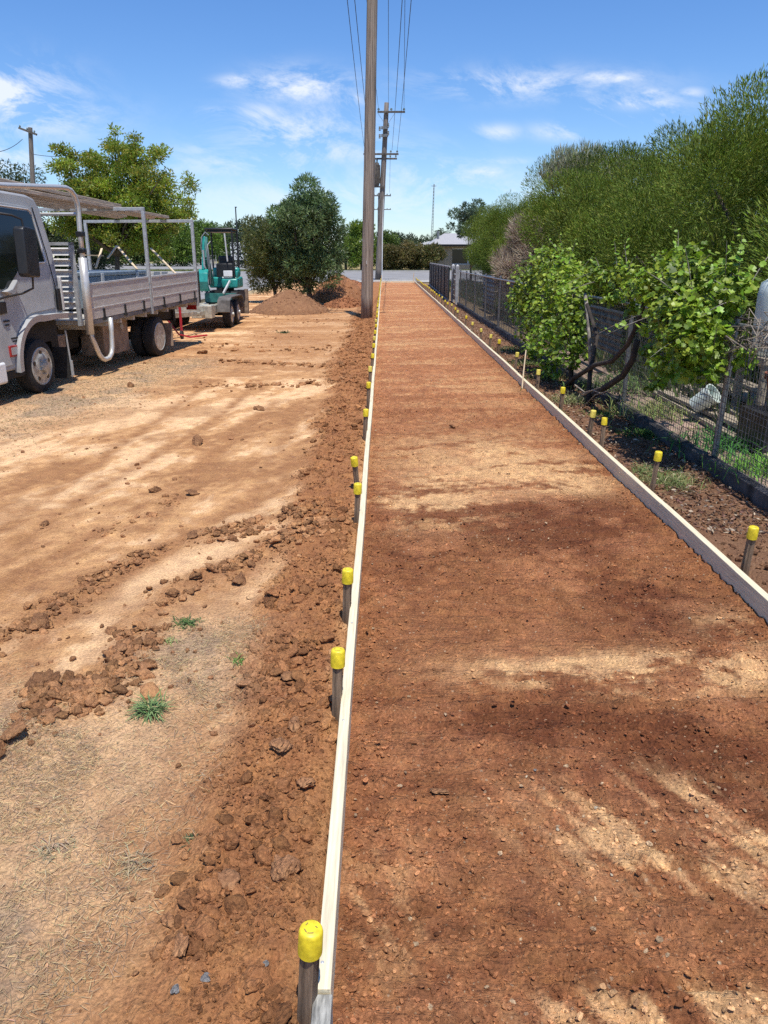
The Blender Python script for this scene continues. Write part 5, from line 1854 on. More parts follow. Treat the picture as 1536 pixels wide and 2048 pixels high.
# --- hedge of fine-leaved trees on the right: three shapes, then copies
def hedge_tree(seed, rz_top, lab):
    g = np.random.default_rng(seed)
    bl = lumpy(0, 0, 1.9, 1.7, 2.1, 1.85, 36, 0.45, 0.85, seed)
    root = empty('hedge_tree', (0, 0, 0))
    n = 100000
    P, d, i = blob_points(bl, n, 0.38)
    k = (P[:, 2] > 0.1)
    P, d, i = P[k], d[k], i[k]
    n = len(P)
    tw_ = (i % 7) / 7.0
    D = d * 0.9 + np.array([0, 0, 0.6]) + RG.normal(0, 0.42, (n, 3)) + np.stack([0.3 * np.sin(i * 2.1), 0.3 * np.cos(i * 1.3), 0 * i], 1)
    C = lcol((0.115, 0.17, 0.018), n, 0.42, (0.24, 0.26, 0.04), 0.12, i)
    leaves('crown', P, D, RG.uniform(0.05, 0.115, n), RG.uniform(0.010, 0.017, n), C, MAT['needle'], root, 0.1)
    # leading shoots that break the outline
    m = 450
    P2, d2, i2 = blob_points(bl, m, 0.08)
    k = (P2[:, 2] > 1.6)
    P2, d2 = P2[k], d2[k]
    m = len(P2)
    Dn = unit(d2 * 0.45 + np.array([0, 0, 1.0]) + RG.normal(0, 0.18, (m, 3)))
    PP, DD = [], []
    for s in range(9):
        f = s / 9 * 0.15
        PP.append(P2 + Dn * f + RG.normal(0, 0.006, (m, 3)))
        DD.append(Dn + RG.normal(0, 0.42, (m, 3)))
    PP = np.concatenate(PP)
    DD = np.concatenate(DD)
    leaves('shoots', PP, DD, RG.uniform(0.06, 0.11, len(PP)), RG.uniform(0.009, 0.015, len(PP)), lcol((0.19, 0.24, 0.045), len(PP), 0.25), MAT['needle'], root, 0.1)
    pts = []
    for k in range(9):
        q = Vector(bl[g.integers(0, len(bl))][:3])
        b0 = Vector((g.normal() * 0.15, g.normal() * 0.25, -0.1))
        pts.append(([b0, b0.lerp(q, 0.4) + Vector((0.1, 0, 0.2)), q], 0.07, 0.02))
    trunk_mesh(root, 0.1, pts, MAT['bark'])
    return root


HP = [hedge_tree(21, 0, ''), hedge_tree(22, 0, ''), hedge_tree(23, 0, '')]
HT = [(6.0, 7.3, 1.06, 0.3, 'tall fine-leaved hedge tree at the right picture edge'), (5.75, 10.4, 0.98, 2.1, 'fine-leaved hedge tree behind the white drum'),
      (5.8, 13.8, 1.07, 4.0, 'fine-leaved hedge tree behind the second grape vine'), (5.95, 17.3, 1.12, 1.2, 'fine-leaved hedge tree behind the gap between the vines'),
      (6.0, 20.8, 1.1, 5.2, 'fine-leaved hedge tree behind the first grape vine'), (6.3, 24.6, 1.15, 3.0, 'hedge tree with grey shoots making a step in the skyline'),
      (6.1, 28.6, 1.0, 0.8, 'fine-leaved hedge tree just left of the grey-topped one'), (6.0, 33.2, 1.03, 2.6, 'fine-leaved hedge tree behind the dry brown shrub'),
      (6.5, 38.0, 1.05, 4.4, 'fine-leaved hedge tree third from the house end'), (6.9, 43.0, 1.08, 0.1, 'fine-leaved hedge tree second from the house end'), (7.15, 48.0, 1.16, 1.9, 'last fine-leaved hedge tree before the house')]
for i, (x, y, s, rz, lab) in enumerate(HT):
    o = HP[i] if i < 3 else copy_tree(HP[i % 3])
    o.location = (x, y, 0)
    o.rotation_euler = (0, 0, rz)
    o.scale = (s, s, s)
    tag(o, lab, 'hedge tree', 'row of fine-leaved hedge trees along the right')
# grey green sparse tree at the end
bl = lumpy(0, 0, 3.6, 1.5, 1.3, 1.5, 30, 0.16, 0.42, 61, -0.8)
tree('sparse_tree', (5.9, 55, 0), bl, 5200, 0.24, 0.06, (0.13, 0.19, 0.11), 'sparse grey green tree at the house end of the hedge', 'tree', None, 'leaf', 0.1, tr=0.09)
# top shoots, grey, on the stepped tree
bl = lumpy(0, 0, 3.85, 1.25, 1.6, 0.7, 30, 0.22, 0.42, 71, -0.2)
root = empty('grey_shrub', (5.85, 24.0, 0), 0, 'grey tipped bush whose pale shoots stand above the hedge', 'shrub')
P, d, i = blob_points(bl, 9000, 0.5)
n = len(P)
D = d * 0.3 + np.array([0, 0, 1.0]) + RG.normal(0, 0.28, (n, 3))
leaves('crown', P, D, RG.uniform(0.12, 0.3, n), RG.uniform(0.014, 0.024, n), lcol((0.24, 0.27, 0.15), n, 0.3, (0.42, 0.40, 0.30), 0.25), MAT['needle'], root, 0.1)
trunk_mesh(root, 0.1, limbs(bl, (0, 0, 0), 4, 0.09, 9, 0.5), MAT['bark'])
# dry brown shrub in front of the hedge
bl = lumpy(0, 0, 1.45, 0.75, 1.2, 1.25, 30, 0.3, 0.5, 81)
root = empty('dead_shrub', (3.85, 22.0, 0), 0, 'dead dry brown shrub in front of the hedge beyond the first vine', 'shrub')
P, d, i = blob_points(bl, 19000, 0.7)
n = len(P)
D = d * 1.0 + np.array([0, 0, 0.55]) + RG.normal(0, 0.35, (n, 3))
leaves('crown', P, D, RG.uniform(0.12, 0.32, n), RG.uniform(0.010, 0.018, n), lcol((0.29, 0.225, 0.165), n, 0.35, (0.42, 0.35, 0.28), 0.2, i), MAT['straw'], root, 0.1)
trunk_mesh(root, 0.1, limbs(bl, (0, 0, 0), 4, 0.05, 14, 0.2), MAT['twig'])


# --- grape vines on the fence
def grape_leaves(name, P, N, S, C, parent):
    """five-lobed leaf as a fan facing N"""
    n = len(P)
    N = unit(N)
    a = unit(np.cross(N, unit(RG.normal(size=(n, 3)))))
    b = np.cross(N, a)
    ang = np.radians([200, 235, 262, 300, 330, 358, 35, 62, 90, 118, 145, 182])
    rr = np.array([0.10, 0.62, 0.50, 0.86, 0.62, 0.98, 0.62, 0.86, 0.66, 0.62, 0.55, 0.12])
    rr = np.array([0.30, 0.72, 0.60, 0.95, 0.66, 0.95, 1.0, 0.95, 0.66, 0.95, 0.60, 0.72])
    ang = np.radians([270, 302, 325, 350, 15, 40, 90, 140, 165, 190, 215, 238])
    k = len(ang)
    V = np.zeros((n, k + 1, 3))
    V[:, 0] = P - N * (S * 0.10)[:, None]
    cup = RG.uniform(-0.1, 0.35, n)
    for j in range(k):
        r = rr[j] * S * (1 + 0.08 * RG.normal(size=n))
        V[:, j + 1] = P + a * (math.cos(ang[j]) * r)[:, None] + b * (math.sin(ang[j]) * r)[:, None] + N * (cup * r * rr[j] * 0.5 * (1 if j % 2 else 0.4))[:, None]
    T = []
    base = np.arange(n) * (k + 1)
    for j in range(k):
        T.append(np.stack([base, base + 1 + j, base + 1 + (j + 1) % k], 1))
    return np_mesh(name, V.reshape(-1, 3), np.concatenate(T), MAT['leaf'], parent, np.repeat(C, k + 1, 0), False)


def vine(loc, blobs, n, S, lab, trunks, seed):
    root = empty('grape_vine', loc, 0, lab, 'grape vine', 'grape vines on the mesh fence')
    P, d, i = blob_points(blobs, n, 0.75)
    P[:, 2] = np.maximum(P[:, 2], 0.05)
    N = d * 0.5 + RG.normal(0, 0.5, (n, 3)) + np.array([-0.1, -0.2, 0.75])
    C = lcol((0.18, 0.28, 0.018), n, 0.42, (0.34, 0.43, 0.05), 0.25, i)
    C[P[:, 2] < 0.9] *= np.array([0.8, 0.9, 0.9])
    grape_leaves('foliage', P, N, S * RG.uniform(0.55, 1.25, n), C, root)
    # shoots poking out of the top
    PL, SL = [], []
    g = np.random.default_rng(seed)
    tops = [b for b in blobs]
    for k in range(48):
        b = tops[g.integers(0, len(tops))]
        p0 = Vector(b[:3])
        dr_ = Vector((g.normal() * 0.35 - 0.1, g.normal() * 0.5, 1.0 if g.random() < 0.75 else -0.1)).normalized()
        ln = b[3] + g.uniform(0.05, 0.36)
        pts = [p0 + dr_ * ln * t + Vector((0, 0, -0.08 * t * t)) for t in (0, 0.35, 0.7, 1.0)]
        MB().tube(pts, [0.004, 0.0035, 0.003, 0.0015], 5).build('cane', MAT['greybark'], root)
        for t in np.linspace(0.5, 1.0, 6):
            q = p0 + dr_ * ln * float(t)
            PL.append((q.x + g.normal() * 0.03, q.y + g.normal() * 0.03, q.z - 0.05))
            SL.append(S * (1.15 - 0.75 * (t - 0.5) * 2))
    PL = np.array(PL)
    SL = np.array(SL)
    m = len(PL)
    grape_leaves('foliage', PL, RG.normal(0, 0.5, (m, 3)) + np.array([-0.2, -0.3, 0.6]), SL, lcol((0.27, 0.42, 0.05), m, 0.2), root)
    for pts, r0, r1, mt_ in trunks:
        k = len(pts)
        MB().tube([Vector(p) - Vector(loc) for p in pts], [r0 + (r1 - r0) * j / (k - 1) for j in range(k)], 10).build('trunk', MAT[mt_], root, ang=0)
    return root


def vb(u, v, X, r, rz=None):
    p = onX(u, v, X)
    return (p.x, p.y, p.z, r, rz or r)


loc1 = Vector((2.5, 10.3, 0))
B1 = [vb(1060, 560, 2.5, 0.40), vb(1100, 540, 2.55, 0.36), vb(1130, 560, 2.5, 0.28), vb(1150, 590, 2.45, 0.24), vb(1050, 610, 2.45, 0.34), vb(1095, 615, 2.35, 0.40), vb(1140, 630, 2.35, 0.32),
      vb(1060, 660, 2.35, 0.26), vb(1100, 680, 2.3, 0.30), vb(1140, 700, 2.35, 0.26), vb(1065, 700, 2.3, 0.18), vb(1100, 730, 2.3, 0.2), vb(1085, 520, 2.6, 0.22), vb(1130, 530, 2.6, 0.22), vb(1150, 665, 2.5, 0.18), vb(1035, 600, 2.45, 0.2), vb(1080, 560, 2.95, 0.3), vb(1150, 560, 2.9, 0.25)]
B1 = [(a - loc1.x, b - loc1.y, c, r, q) for a, b, c, r, q in B1]
v1 = vine(loc1, B1, 4600, 0.037, 'first leafy green grape vine on the fence, a rounded clump reaching the ground', [
    ([(2.42, 9.9, -0.05), (2.40, 10.0, 0.4), (2.5, 10.2, 0.8), (2.5, 10.5, 1.1)], 0.035, 0.02, 'darkbark'),
    ([(2.38, 8.9, -0.03), (2.42, 9.1, 0.35), (2.55, 9.4, 0.75), (2.5, 9.8, 1.1)], 0.03, 0.02, 'darkbark')], 1)
loc2 = Vector((2.5, 7.0, 0))
B2 = [vb(1235, 550, 2.55, 0.12), vb(1268, 580, 2.5, 0.14), vb(1300, 570, 2.5, 0.18), vb(1330, 560, 2.55, 0.25), vb(1370, 570, 2.5, 0.24), vb(1410, 550, 2.6, 0.18), vb(1450, 560, 2.6, 0.15), vb(1470, 600, 2.6, 0.13),
      vb(1312, 620, 2.45, 0.15), vb(1345, 620, 2.4, 0.25), vb(1390, 620, 2.4, 0.22), vb(1340, 670, 2.4, 0.17), vb(1375, 670, 2.35, 0.22), vb(1410, 680, 2.4, 0.18), vb(1340, 725, 2.4, 0.20), vb(1385, 725, 2.4, 0.18), vb(1420, 740, 2.45, 0.13),
      vb(1240, 530, 2.6, 0.08), vb(1355, 530, 2.6, 0.14), vb(1395, 510, 2.7, 0.11), vb(1330, 525, 2.6, 0.10), vb(1300, 590, 2.9, 0.2), vb(1400, 590, 2.85, 0.16), vb(1440, 640, 2.55, 0.10), vb(1236, 590, 2.6, 0.07), vb(1475, 560, 2.7, 0.12), vb(1310, 770, 2.5, 0.08), vb(1490, 720, 2.7, 0.10)]
B2 += [vb(1205, 560, 2.5, 0.12), vb(1220, 600, 2.5, 0.10), vb(1262, 620, 2.5, 0.09), vb(1190, 545, 2.6, 0.12), vb(1255, 545, 2.6, 0.12), vb(1290, 660, 2.5, 0.08), vb(1300, 700, 2.5, 0.10), vb(1440, 690, 2.6, 0.09), vb(1500, 570, 2.75, 0.08)]
B2 = [(a - loc2.x, b - loc2.y, c, r, q) for a, b, c, r, q in B2]
tk1 = [onX(1120, 788, 2.35), onX(1150, 755, 2.38), onX(1190, 730, 2.42), onX(1225, 722, 2.45), onX(1255, 690, 2.47), onX(1275, 650, 2.5), onX(1290, 600, 2.5)]
tk1[0].z = -0.02
tk2 = [onX(1178, 795, 2.45), onX(1215, 772, 2.45), onX(1245, 752, 2.45), onX(1265, 720, 2.46), onX(1275, 680, 2.48)]
tk3 = [onX(1182, 730, 2.5), onX(1180, 680, 2.5), onX(1176, 630, 2.5), onX(1170, 588, 2.5)]
v2 = vine(loc2, B2, 4300, 0.034, 'second grape vine spread along the fence top above thick dark stems', [
    (tk1, 0.030, 0.022, 'darkbark'), (tk2, 0.036, 0.030, 'darkbark'), (tk3, 0.03, 0.022, 'greybark'),
    ([onX(1430, 640, 2.6), onX(1440, 600, 2.6), onX(1455, 570, 2.6), onX(1465, 540, 2.65)], 0.010, 0.006, 'greybark'),
    ([onX(1300, 600, 2.52), onX(1360, 600, 2.55), onX(1430, 625, 2.6), onX(1500, 640, 2.62)], 0.011, 0.007, 'darkbark')], 2)
# tangle of cut canes on the fence top near the right edge
tg_ = MB()
g = np.random.default_rng(4)
for k in range(130):
    p = onX(g.uniform(1435, 1600), g.uniform(640, 700), 2.68 + g.normal() * 0.06)
    d = Vector((g.normal() * 0.35, g.normal(), g.normal() * 0.22)).normalized()
    ln = g.uniform(0.1, 0.35)
    bend = Vector((g.normal(), g.normal(), g.normal())) * 0.05
    tg_.tube([p - d * ln / 2, p + bend, p + d * ln / 2], [0.004, 0.0035, 0.002], 5)
tag(tg_.build('cane_tangle', MAT['twig'], None), 'grey tangle of cut canes caught on the fence top at the right edge', 'cut canes')
# dry fallen stick under the vines
tg_ = MB()
for a, b, c_ in (((1150, 800), (1185, 780), (1210, 790)), ((1165, 815), (1190, 790), (1240, 775)), ((1150, 770), (1170, 785), (1200, 775))):
    pts = [onX(u, v, 2.3) for u, v in (a, b, c_)]
    tg_.tube(pts, [0.008, 0.007, 0.004], 6)
tag(tg_.build('dry_branch', MAT['twig'], None), 'pale dry branch lying under the dark vine stems', 'branch')

# --- bushy tree beside the dirt pile and the darker shrub beside it
bl = lumpy(0, 0, 2.2, 1.45, 1.3, 2.0, 58, 0.24, 0.5, 31) + [(0.0, 0, 3.6, 0.6, 0.75), (-0.3, 0, 3.1, 0.6, 0.6), (0.55, 0.1, 3.0, 0.5, 0.6), (0.1, 0, 3.95, 0.35, 0.5), (0.9, 0, 2.6, 0.5, 0.5)]
tree('bushy_tree', (-2.75, 29.2, 0), bl, 26000, 0.18, 0.036, (0.085, 0.145, 0.050), 'dense blue green bushy tree beside the dirt pile', 'tree', None, 'leaf', 0.25, 0.35, (0.22, 0.30, 0.11), 0.32, tr=0.12, shell=0.35, nl=12, fork=0.25, droop=0.2)
bl = lumpy(0, 0, 1.65, 1.0, 1.0, 1.45, 30, 0.36, 0.58, 33)
tree('olive_shrub', (-4.15, 30.4, 0), bl, 17000, 0.14, 0.035, (0.115, 0.14, 0.035), 'darker olive shrub leaning against the left side of the bushy tree', 'shrub', None, 'leaf', 0.2, 0.35, (0.2, 0.2, 0.06), 0.2, tr=0.08, shell=0.5)


# --- airy yellow green street tree at left
def fan_blobs(base, tips, n, seed, r0, r1):
    g = np.random.default_rng(seed)
    out = []
    for t in tips:
        for k in range(n):
            f = g.uniform(0.55, 1.0)
            p = Vector(base).lerp(Vector(t), f)
            out.append((p.x + g.normal() * 0.45, p.y + g.normal() * 0.7, p.z + g.normal() * 0.3, g.uniform(r0, r1), g.uniform(r0, r1) * 0.6))
    return out


TYa = 45.0
tb_ = onY(232, 575, TYa)
loc = Vector((tb_.x, TYa, 0))
tips = []
for (u, v) in [(110, 330), (150, 300), (190, 285), (225, 275), (262, 285), (290, 270), (320, 300), (345, 330), (370, 345), (388, 388), (370, 420), (330, 400), (300, 350), (250, 330), (200, 330), (150, 350), (100, 370), (130, 400), (180, 380), (230, 380), (280, 400), (320, 440), (345, 460), (200, 430), (270, 440), (140, 430), (240, 460), (300, 470), (180, 470)]:
    p = onY(u, v, TYa + random.uniform(-1.8, 1.8))
    tips.append(p - loc)
for (u, v) in [(150, 455), (210, 465), (260, 485), (310, 490), (350, 480), (120, 440), (180, 410), (320, 430), (265, 415)]:
    tips.append(onY(u, v, TYa + random.uniform(-1.8, 1.8)) - loc)
bl = fan_blobs((0, 0, 2.6), tips, 6, 91, 0.34, 0.72)
p = onY(235, 395, TYa) - loc
bl += lumpy(p.x, 0, p.z, 3.4, 2.0, 2.3, 34, 0.45, 0.8, 93)
root = tree('street_tree', loc, bl, 66000, 0.19, 0.075, (0.23, 0.31, 0.035), 'airy yellow green street tree spreading above the truck tray', 'tree', None, 'leaf', 0.05, 0.3, (0.36, 0.31, 0.04), 0.22, tr=0.16, shell=0.95, nl=26, fork=0.35)

# --- background trees
G_B = 'trees beyond the street'


def bgtree(u, vt, Y, rx, base, lab, seed, vb_=None, n=5200, L=0.34, W=0.13, name='broad_tree', alt=None, pa=0.15, lo=-1.0, dens=26):
    p = onY(u, vt, Y)
    zt = p.z
    bl = lumpy(0, 0, zt * 0.52, rx * 0.78, rx * 0.7, zt * 0.46, dens, rx * 0.22, rx * 0.36, seed, lo)
    k = zt / max(q[2] + q[4] for q in bl)
    bl = [(a, b, c * k, r, q * k) for a, b, c, r, q in bl]
    return tree(name, (p.x, Y, 0), bl, n, L, W, base, lab, 'tree', G_B, 'leaf', 0.15, 0.35, alt, pa, tr=0.2, shell=0.5)


bgtree(10, 322, 78, 4.6, (0.075, 0.10, 0.03), 'dark olive tree at the left picture edge behind the truck cab', 101, n=9000, L=0.32, W=0.12)
bgtree(-60, 345, 74, 4.0, (0.07, 0.10, 0.03), 'dark tree mostly outside the left picture edge', 102)
bgtree(165, 425, 70, 3.4, (0.055, 0.075, 0.03), 'dark shrub like tree seen through the truck rack', 103, n=8000, L=0.28, W=0.1)
bgtree(85, 440, 68, 2.6, (0.06, 0.08, 0.03), 'low dark tree behind the cab rear window', 110, n=5000)
bgtree(330, 435, 150, 7.5, (0.14, 0.22, 0.03), 'bright green tree behind the rear of the tray', 104, n=7000, L=0.6, W=0.25)
bgtree(395, 438, 175, 6.5, (0.13, 0.21, 0.03), 'bright green tree between the tray and the excavator', 105, n=6500, L=0.6, W=0.25)
bgtree(440, 446, 200, 7.0, (0.12, 0.19, 0.03), 'green tree behind the excavator', 106, n=6000, L=0.7, W=0.3)
bgtree(280, 455, 160, 7.0, (0.10, 0.15, 0.03), 'darker tree low behind the middle of the tray', 107, n=6000, L=0.6, W=0.25)
bgtree(215, 450, 165, 7.0, (0.11, 0.17, 0.03), 'green tree behind the street tree trunk', 108, n=5000, L=0.6, W=0.25)
bgtree(510, 432, 135, 6.0, (0.055, 0.08, 0.035), 'dark tree top showing left of the bushy tree', 109, n=7000, L=0.5, W=0.2)
bgtree(470, 452, 215, 6.0, (0.05, 0.07, 0.035), 'dark distant tree beside the slim street pole', 111, n=4000, L=0.6, W=0.25)
bgtree(722, 440, 100, 2.9, (0.16, 0.24, 0.03), 'light green tree just left of the near power pole', 112, n=9000, L=0.3, W=0.12, alt=(0.26, 0.32, 0.04))
bgtree(770, 462, 112, 2.6, (0.12, 0.18, 0.03), 'green tree behind the second power pole', 113, n=6000, L=0.35, W=0.14)
bgtree(690, 452, 105, 2.6, (0.09, 0.14, 0.03), 'darker green tree behind the bushy tree', 114, n=5000, L=0.35, W=0.14)
bgtree(795, 464, 155, 5.2, (0.06, 0.085, 0.04), 'dark rounded tree beyond the olive hedge', 115, n=5500, L=0.5, W=0.2)
bgtree(840, 468, 165, 4.4, (0.065, 0.09, 0.04), 'dark tree next to the mast', 116, n=4500, L=0.5, W=0.2)
bgtree(900, 470, 150, 3.0, (0.07, 0.09, 0.05), 'dark tree behind the house roof', 117, n=3000, L=0.5, W=0.2)
bgtree(975, 455, 120, 6.0, (0.07, 0.10, 0.04), 'dark tree behind the hedge end', 118, n=5000, L=0.5, W=0.2)
# olive hedge bushes across the street
for k, (u, vt, r, c, lab) in enumerate([(788, 484, 2.7, (0.135, 0.13, 0.035), 'olive bush across the street, left one by the pole'), (822, 478, 3.0, (0.155, 0.14, 0.04), 'tallest olive brown bush across the street'), (858, 486, 2.4, (0.13, 0.14, 0.035), 'olive bush across the street next to the house')]):
    p = onY(u, vt, 100)
    zt = p.z
    bl = lumpy(0, 0, zt * 0.5, r * 0.85, r * 0.6, zt * 0.5, 26, 0.6, 0.95, 140 + k)
    bl = [(a, b, min(c2, zt - q), rr, q) for a, b, c2, rr, q in bl]
    tree('garden_bush', (p.x, 100.5, 0), bl, 8500, 0.28, 0.11, c, lab, 'bush', 'olive bushes across the street', 'leaf', 0.2, 0.4, (0.26, 0.19, 0.07), 0.22, tr=0.1, shell=0.5)
# palm
pp_ = onY(886, 462, 132)
pr0 = empty('palm_tree', (pp_.x, 132, 0), 0, 'small palm standing behind the house roof', 'palm')
MB().tube([(0, 0, -0.1), (0.05, 0, pp_.z * 0.5), (0, 0, pp_.z - 0.4)], [0.28, 0.22, 0.2], 10).build('trunk', MAT['bark'], pr0)
P, D, LL = [], [], []
g = np.random.default_rng(8)
for k in range(34):
    a = g.uniform(0, 2 * PI)
    e = g.uniform(-0.5, 1.2)
    d0 = np.array([math.cos(a) * math.cos(e), math.sin(a) * math.cos(e), math.sin(e)])
    sd = np.array([-math.sin(a), math.cos(a), 0])
    for t in np.linspace(0.2, 1, 12):
        q = np.array([0, 0, pp_.z - 0.3]) + d0 * 1.7 * t + np.array([0, 0, -0.9 * t * t])
        for s in (-1, 1):
            P.append(q)
            D.append(sd * s + d0 * 0.6 + np.array([0, 0, -0.3]))
P, D = np.array(P), np.array(D)
leaves('fronds', P, D, np.full(len(P), 0.5), np.full(len(P), 0.07), lcol((0.05, 0.08, 0.035), len(P)), MAT['leaf'], pr0)

# far wood closing the horizon
bl = []
for k in range(150):
    a = -0.95 + 1.9 * k / 150
    Y = 300
    bl.append((math.tan(a) * Y + RG.normal() * 3, Y + RG.normal() * 12, RG.uniform(2, 4.5), RG.uniform(4, 7), RG.uniform(3, 5)))
n = 42000
P, d, i = blob_points(bl, n, 0.4)
o = leaves('far_wood', P, d + RG.normal(0, 0.6, (n, 3)), RG.uniform(0.7, 1.4, n), RG.uniform(0.4, 0.7, n), lcol((0.085, 0.115, 0.05), n, 0.3, None, 0, i), MAT['leaf'])
tag(o, 'dark band of distant trees along the horizon', 'wood', kind='stuff')
#@@PART5

# ------------------------------------------------------------------ dirt mounds
def mound(name, cx, cy, rx, ry, h, lab, seed, col, pw=1.0):
    n = 150
    g = np.linspace(-1, 1, n)
    U, V = np.meshgrid(g, g)
    u, v = U.ravel() * 1.25, V.ravel() * 1.25
    w = 0.24 * (fbm(u * 1.7 + seed, v * 1.7, 4, seed) - 0.5)
    r = np.hypot(u, v) + w
    z = h * np.maximum(0, 1 - np.maximum(r, 0) ** 1.35) ** pw
    x, y = u * rx, v * ry
    e = np.clip(z / 0.1, 0, 1)
    z = z + e * (0.05 * (fbm(x * 5, y * 5, 4, seed + 3) - 0.5) + 0.5 * cobble(x + cx, y + cy, 0.11, seed + 5, 0.5) + 0.4 * cobble(x + cx, y, 0.05, seed + 9, 0.6))
    z = z - 0.06 * (1 - e)
    i = np.arange(n * n).reshape(n, n)
    F = np.stack([i[:-1, :-1], i[:-1, 1:], i[1:, 1:], i[1:, :-1]], -1).reshape(-1, 4)
    c = np.tile(col, (n * n, 1)) * (0.8 + 0.5 * fbm(x * 2, y * 2, 4, seed + 20))[:, None]
    o = np_mesh(name, np.stack([x, y, z], 1), F, MAT['clod'], None, c, True)
    o.location = (cx, cy, 0.0)
    tag(o, lab, 'dirt pile')
    # lumps lying on it
    m = 900
    a, b = RG.normal(0, 0.5, m), RG.normal(0, 0.5, m)
    rr = np.hypot(a, b)
    zz = h * np.maximum(0, 1 - rr ** 1.35) ** pw + 0.01
    k = rr < 1.15
    s = 0.012 + 0.06 * RG.random(k.sum()) ** 4
    q = rocks('loose_lumps', a[k] * rx, b[k] * ry, zz[k], s, np.tile(col, (k.sum(), 1)) * RG.uniform(0.7, 1.3, (k.sum(), 1)), MAT['clod'], 1, 0.8, o)
    q['kind'] = 'stuff'
    return o


mound('dirt_mound', -2.95, 25.0, 1.28, 1.35, 0.66, 'smooth rounded pile of brown soil in front of the bushy tree', 3, (0.27, 0.135, 0.07))
mound('dirt_mound', -1.85, 32.5, 1.15, 2.6, 1.0, 'larger rough red soil heap between the bushy tree and the near pole', 14, (0.30, 0.135, 0.065), 0.8)
mound('dirt_mound', -1.35, 28.2, 0.8, 1.3, 0.28, 'low spread of red soil in front of the larger heap', 24, (0.32, 0.13, 0.06), 0.9)
mound('dirt_mound', -1.9, 47.0, 1.0, 3.0, 0.35, 'far low ridge of red soil near the street corner', 34, (0.33, 0.14, 0.07), 0.9)


# ------------------------------------------------------------------ grass and weeds
def blades(name, P, D, L, W, C, mat='straw', parent=None, lab=None, cat=None, kind=None):
    o = leaves(name, P, D, L, W, C, MAT[mat], parent, 0.15)
    if lab:
        tag(o, lab, cat, None, kind)
    return o


# dead thatch
n = 150000
x = RG.uniform(-2.6, -0.55, n)
y = RG.uniform(0.75, 3.4, n)
k = RG.random(n) < grassmask(x, y) * (0.35 + 1.1 * sst(0.42, 0.62, fbm(x * 3.5, y * 3.5, 3, 411)))
x, y = x[k], y[k]
n = len(x)
P = np.stack([x, y, terr(x, y) + RG.uniform(0.0, 0.006, n)], 1)
a = RG.uniform(0, 2 * PI, n)
D = np.stack([np.cos(a), np.sin(a), RG.uniform(-0.04, 0.30, n)], 1)
blades('dry_thatch', P, D, RG.uniform(0.012, 0.05, n), RG.uniform(0.0011, 0.0024, n), lcol((0.52, 0.38, 0.21), n, 0.3, (0.30, 0.22, 0.15), 0.35), lab='pale dead grass stems lying on the ground in the lower left corner', cat='grass', kind='stuff')
n = 70000
x = RG.uniform(-6.2, -2.5, n)
y = RG.uniform(4.0, 15, n)
k = RG.random(n) < grassmask(x, y) * 0.9
x, y = x[k], y[k]
n = len(x)
P = np.stack([x, y, terr(x, y)], 1)
a = RG.uniform(0, 2 * PI, n)
D = np.stack([np.cos(a), np.sin(a), RG.uniform(0.0, 0.6, n)], 1)
blades('dry_grass', P, D, RG.uniform(0.02, 0.05, n), RG.uniform(0.003, 0.006, n), lcol((0.40, 0.30, 0.17), n, 0.3, (0.22, 0.19, 0.10), 0.3), lab='short dry grass stubble beside the truck shadow', cat='grass', kind='stuff')


def tuft(loc, n, L, W, col, lab, name='grass_tuft', spread=0.02, flat=0.6, alt=None, cat='grass tuft', group=None, curve=0.6):
    root_z = loc[2]
    a = RG.uniform(0, 2 * PI, n)
    e = np.clip(RG.normal(flat, 0.3, n), 0.05, 1.4)
    D1 = np.stack([np.cos(a) * np.cos(e), np.sin(a) * np.cos(e), np.sin(e)], 1)
    D2 = np.stack([np.cos(a), np.sin(a), np.sin(e) - curve], 1)
    Ls = L * RG.uniform(0.5, 1.2, n)
    P0 = np.stack([RG.normal(0, spread, n), RG.normal(0, spread, n), np.zeros(n)], 1)
    R = np.stack([-np.sin(a), np.cos(a), np.zeros(n)], 1)
    Wd = (W * RG.uniform(0.7, 1.2, n))[:, None]
    m = P0 + unit(D1) * (Ls * 0.5)[:, None]
    t = m + unit(D2) * (Ls * 0.5)[:, None]
    V = np.stack([P0 - R * Wd * 0.4, P0 + R * Wd * 0.4, m + R * Wd * 0.5, m - R * Wd * 0.5, t], 1)
    b = np.arange(n) * 5
    T = np.concatenate([np.stack([b, b + 1, b + 2], 1), np.stack([b, b + 2, b + 3], 1), np.stack([b + 3, b + 2, b + 4], 1)])
    C = lcol(col, n, 0.3, alt, 0.15 if alt else 0)
    o = np_mesh(name, V.reshape(-1, 3), T, MAT['straw'], None, np.repeat(C, 5, 0))
    o.location = loc
    if spread >= 0.1:
        o.name = 'weeds'
        return tag(o, lab, 'weeds', None, 'stuff')
    return tag(o, lab, cat, group)


def g3(u, v):
    p = onz(u, v)
    return (p.x, p.y, float(terr(np.array([p.x]), np.array([p.y]))[0]))


